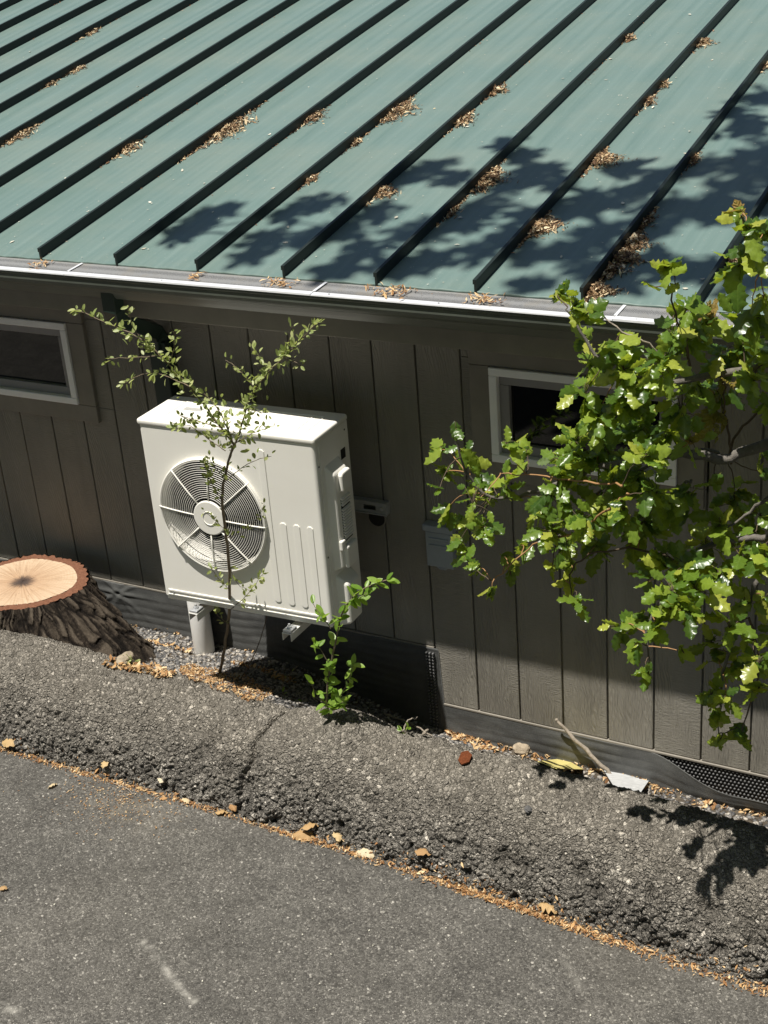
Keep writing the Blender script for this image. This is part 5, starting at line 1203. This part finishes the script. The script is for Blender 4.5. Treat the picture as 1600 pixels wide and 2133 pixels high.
for a in [(22, 1557, 0.085, 0.0, 'long tan leaf at the left frame edge of the litter line'), (110, 1641, 0.045, 1.2, 'lone yellow leaf on the road apart from the litter line'), (221, 1600, 0.055, 1.9, 'pale leaf standing upright in the litter line'),
          (291, 1645, 0.028, 0.5, 'tiny white leaf flake just below the litter line'), (338, 1643, 0.045, 2.6, 'pale cream leaf in the litter above the tiny flake'), (463, 1697, 0.060, 0.4, 'yellow leaf on the road edge below its brown companion'), (486, 1690, 0.050, -0.5, 'brown curled leaf touching the yellow leaf on the road edge'),
          (634, 1746, 0.095, 0.15, 'large flat tan leaf below the berm crack'), (648, 1729, 0.080, 0.7, 'large ragged pale leaf lying over the flat tan leaf'), (704, 1752, 0.060, -0.8, 'dark brown curled leaf right of the large pair'), (762, 1781, 0.085, -0.2, 'long orange leaf in the litter line'),
          (885, 1814, 0.070, 0.1, 'cream leaf among red litter mid road edge'), (1142, 1899, 0.075, -0.1, 'broad tan leaf lying on the thick red litter'), (8, 1855, 0.035, 0.4, 'orange leaf scrap on open road at the frame edge'), (388, 1672, 0.045, -0.4, 'reddish brown leaf in the litter line left of the yellow leaf')]:
    dry_leaf(*a)
n = 110
P = []
for k in range(n):
    p = at_z(RND.uniform(0, 1600), RND.uniform(1620, 2133), ROAD_Z)
    if p[1] < float(edge_y(p[0]))-0.02: P.append((p[0], p[1], ROAD_Z+0.007))
o = chips('road_grit', np.array(P), NR.uniform(0.003, 0.009, len(P)), M['palechip'], tilt=0.15); tag(o, 'pale straw bits and grit scattered over the open road', 'grit', None, 'stuff')
n_ = 520; P = []
while len(P) < n_:
    px_, py_ = RND.gauss(250, 75), RND.gauss(1660, 32); p = at_z(px_, py_, ROAD_Z)
    if p[1] < float(edge_y(p[0]))-0.01: P.append((p[0], p[1], ROAD_Z+0.006))
o = chips('leaf_crumbs', np.array(P), NR.uniform(0.003, 0.011, len(P)), M['chip'], tilt=0.15); tag(o, 'straw coloured leaf crumbs strewn on the road below the litter line', 'leaf litter', None, 'stuff')

# ------------------------------------------------------------------ litter on the roof
def roof_pile(px, py, length, wid, label, dens=1.0, mat='darkchip'):
    """litter heaped in the right-hand corner of a seam; length runs up the slope"""
    g = at_roof(px, py); mpp = np.linalg.norm(g-CAM)/FPX
    L = length*mpp*1.5; w = wid*mpp
    n = int((30+length*wid*0.16)*dens); u = np.where(NR.uniform(0, 1, n) < 0.2, NR.uniform(-2.0, 1.6, n), np.clip(NR.normal(0, 0.42, n), -1.05, 1.05)); u = np.where(vnoise(u*4.5+px, u*0+py, 3)+NR.uniform(0, 0.5, n) < 0.42, u*0.5, u); vv = np.abs(NR.normal(0, 0.5, n)); env = np.maximum(np.sqrt(np.clip(1-(u/1.1)**2, 0, 1))*(0.55+0.8*vnoise(u*5+px*3, u*0+py, 8)), 0.10)
    k = round((g[0]-RX0)/(2*S)-0.12); xs_ = RX0+k*2*S+0.006
    x0 = xs_ if abs(g[0]-xs_-w*0.5) < 0.16 else g[0]-w*0.4
    X = x0+vv*env*w+0.004; Y = g[1]+u*L*0.5+NR.normal(0, 0.006, n); h = np.clip(1-vv*0.7, 0, 1)*env*0.020
    pos = np.stack([X, Y, roof_z(Y)+0.003+NR.uniform(0, 1, n)*h], 1)
    o = chips('leaf_litter', pos, NR.uniform(0.008, 0.027, n)*np.where(NR.uniform(0, 1, n) > 0.95, 1.6, 1.0), M[mat], None, ROOF_S, (0.14, 0.42), 0.45); return tag(o, label, 'leaf litter', 'litter piles caught on the roof', 'stuff')
for a in [(478, 270, 125, 36, 'longest tan litter drift on the sunny left part of the roof', 1.3), (266, 313, 60, 22, 'short litter drift two seams left of the longest one'), (656, 246, 60, 22, 'small litter drift one seam right of the longest one'), (826, 234, 88, 34, 'thick litter drift above the tip of the leaf shade', 1.2),
          (964, 254, 56, 28, 'pale litter drift at the seam below the upper right heap'), (1032, 192, 48, 26, 'litter tuft on the seam beside the pale drift, further up'), (1310, 82, 28, 18, 'small litter tuft near the roof top right'), (1468, 92, 34, 26, 'round brown litter clump near the top right seam'),
          (32, 284, 66, 22, 'litter drift at the left frame edge of the roof'), (168, 72, 46, 12, 'thin litter streak near the top left seams'), (142, 147, 40, 18, 'dark litter tuft upper left above a pale streak'), (95, 177, 34, 10, 'pale thin litter streak below the dark tuft'),
          (612, 376, 36, 16, 'small tuft left of a seam at the tip of the shade'), (748, 301, 34, 10, 'sparse litter streak between drifts at mid roof'), (1015, 378, 90, 40, 'brown litter heap in the leaf shade at mid seam', 1.2), (944, 445, 46, 16, 'small litter tuft just below the mid shade heap'),
          (798, 405, 46, 30, 'round litter tuft at the left of the leaf shade'), (1252, 336, 56, 48, 'big brown heap at the upper edge of the leaf shade', 1.3), (1131, 476, 64, 54, 'broad dark brown heap deep in the leaf shade', 1.4), (1302, 535, 150, 42, 'long litter drift running to the eave on the right', 1.6),
          (1248, 610, 40, 56, 'fan of litter spilling off the roof at the right seam end', 1.4), (1382, 181, 26, 12, 'tiny litter tuft on the upper right seam'), (1328, 215, 44, 12, 'thin straw tuft left of the upper right seam'), (1425, 335, 54, 12, 'straw streak left of the far right seam'),
          (1322, 462, 64, 16, 'litter strip on the uphill side of the long eave drift'), (1592, 140, 28, 20, 'litter tuft at the right frame edge high on the roof'), (1585, 400, 40, 26, 'dark litter tuft behind the top oak leaves'), (1500, 540, 50, 18, 'litter strip by the seam behind the right oak leaves')]:
    roof_pile(*a)
for a in [(585, 588, 34, 'litter tuft on the gutter guard below the fourth seam'), (815, 607, 44, 'largest litter tuft on the gutter guard'), (1010, 625, 34, 'straw strands on the gutter guard near the right'), (85, 546, 22, 'small litter tuft at the left end of the gutter guard'), (407, 569, 16, 'tiny litter tuft on the gutter guard by the third seam')]:
    g = at_y(a[0], a[1], -0.42); n = int(a[2]*2.2); w = a[2]*0.0022
    X = g[0]+NR.normal(0, w*0.5, n); Y = np.clip(-0.425+NR.normal(0, 0.022, n), -0.49, -0.375)
    o = chips('leaf_litter', np.stack([X, Y, 1.7685+(Y+0.42)*0.1+NR.uniform(0, 0.010, n)], 1), NR.uniform(0.010, 0.030, n), M['chip'], None, 0.1, (0.12, 0.35), 0.25); tag(o, a[3], 'leaf litter', 'litter caught on the gutter guard', 'stuff')
P = []
for k in range(750):
    p = at_roof(RND.uniform(-20, 1620), RND.uniform(-10, 640)**1.0)
    if p[1] > -0.36: P.append((p[0], p[1], roof_z(p[1])+0.004))
o = chips('roof_specks', np.array(P), np.where(NR.uniform(0, 1, len(P)) < 0.93, NR.uniform(0.003, 0.008, len(P)), NR.uniform(0.014, 0.024, len(P))), M['palechip'], None, ROOF_S, (0.4, 0.8), 0.1, curl=0.1); tag(o, 'pale specks and lone leaf bits scattered over the green roof', 'leaf litter', None, 'stuff')
n = 1500; k = NR.integers(6, 26, n); Y = NR.uniform(-0.3, 3.3, n); X = RX0+k*2*S+0.008+np.abs(NR.normal(0, 0.008, n))
msk = fbm(X*3, Y*2.2, 2, 6) > 0.46
o = chips('seam_straw', np.stack([X, Y, roof_z(Y)+0.004], 1)[msk], NR.uniform(0.006, 0.022, n)[msk], M['redchip'], None, ROOF_S, (0.1, 0.3), 0.2); tag(o, 'thin reddish straw lying along the foot of the roof seams', 'leaf litter', None, 'stuff')
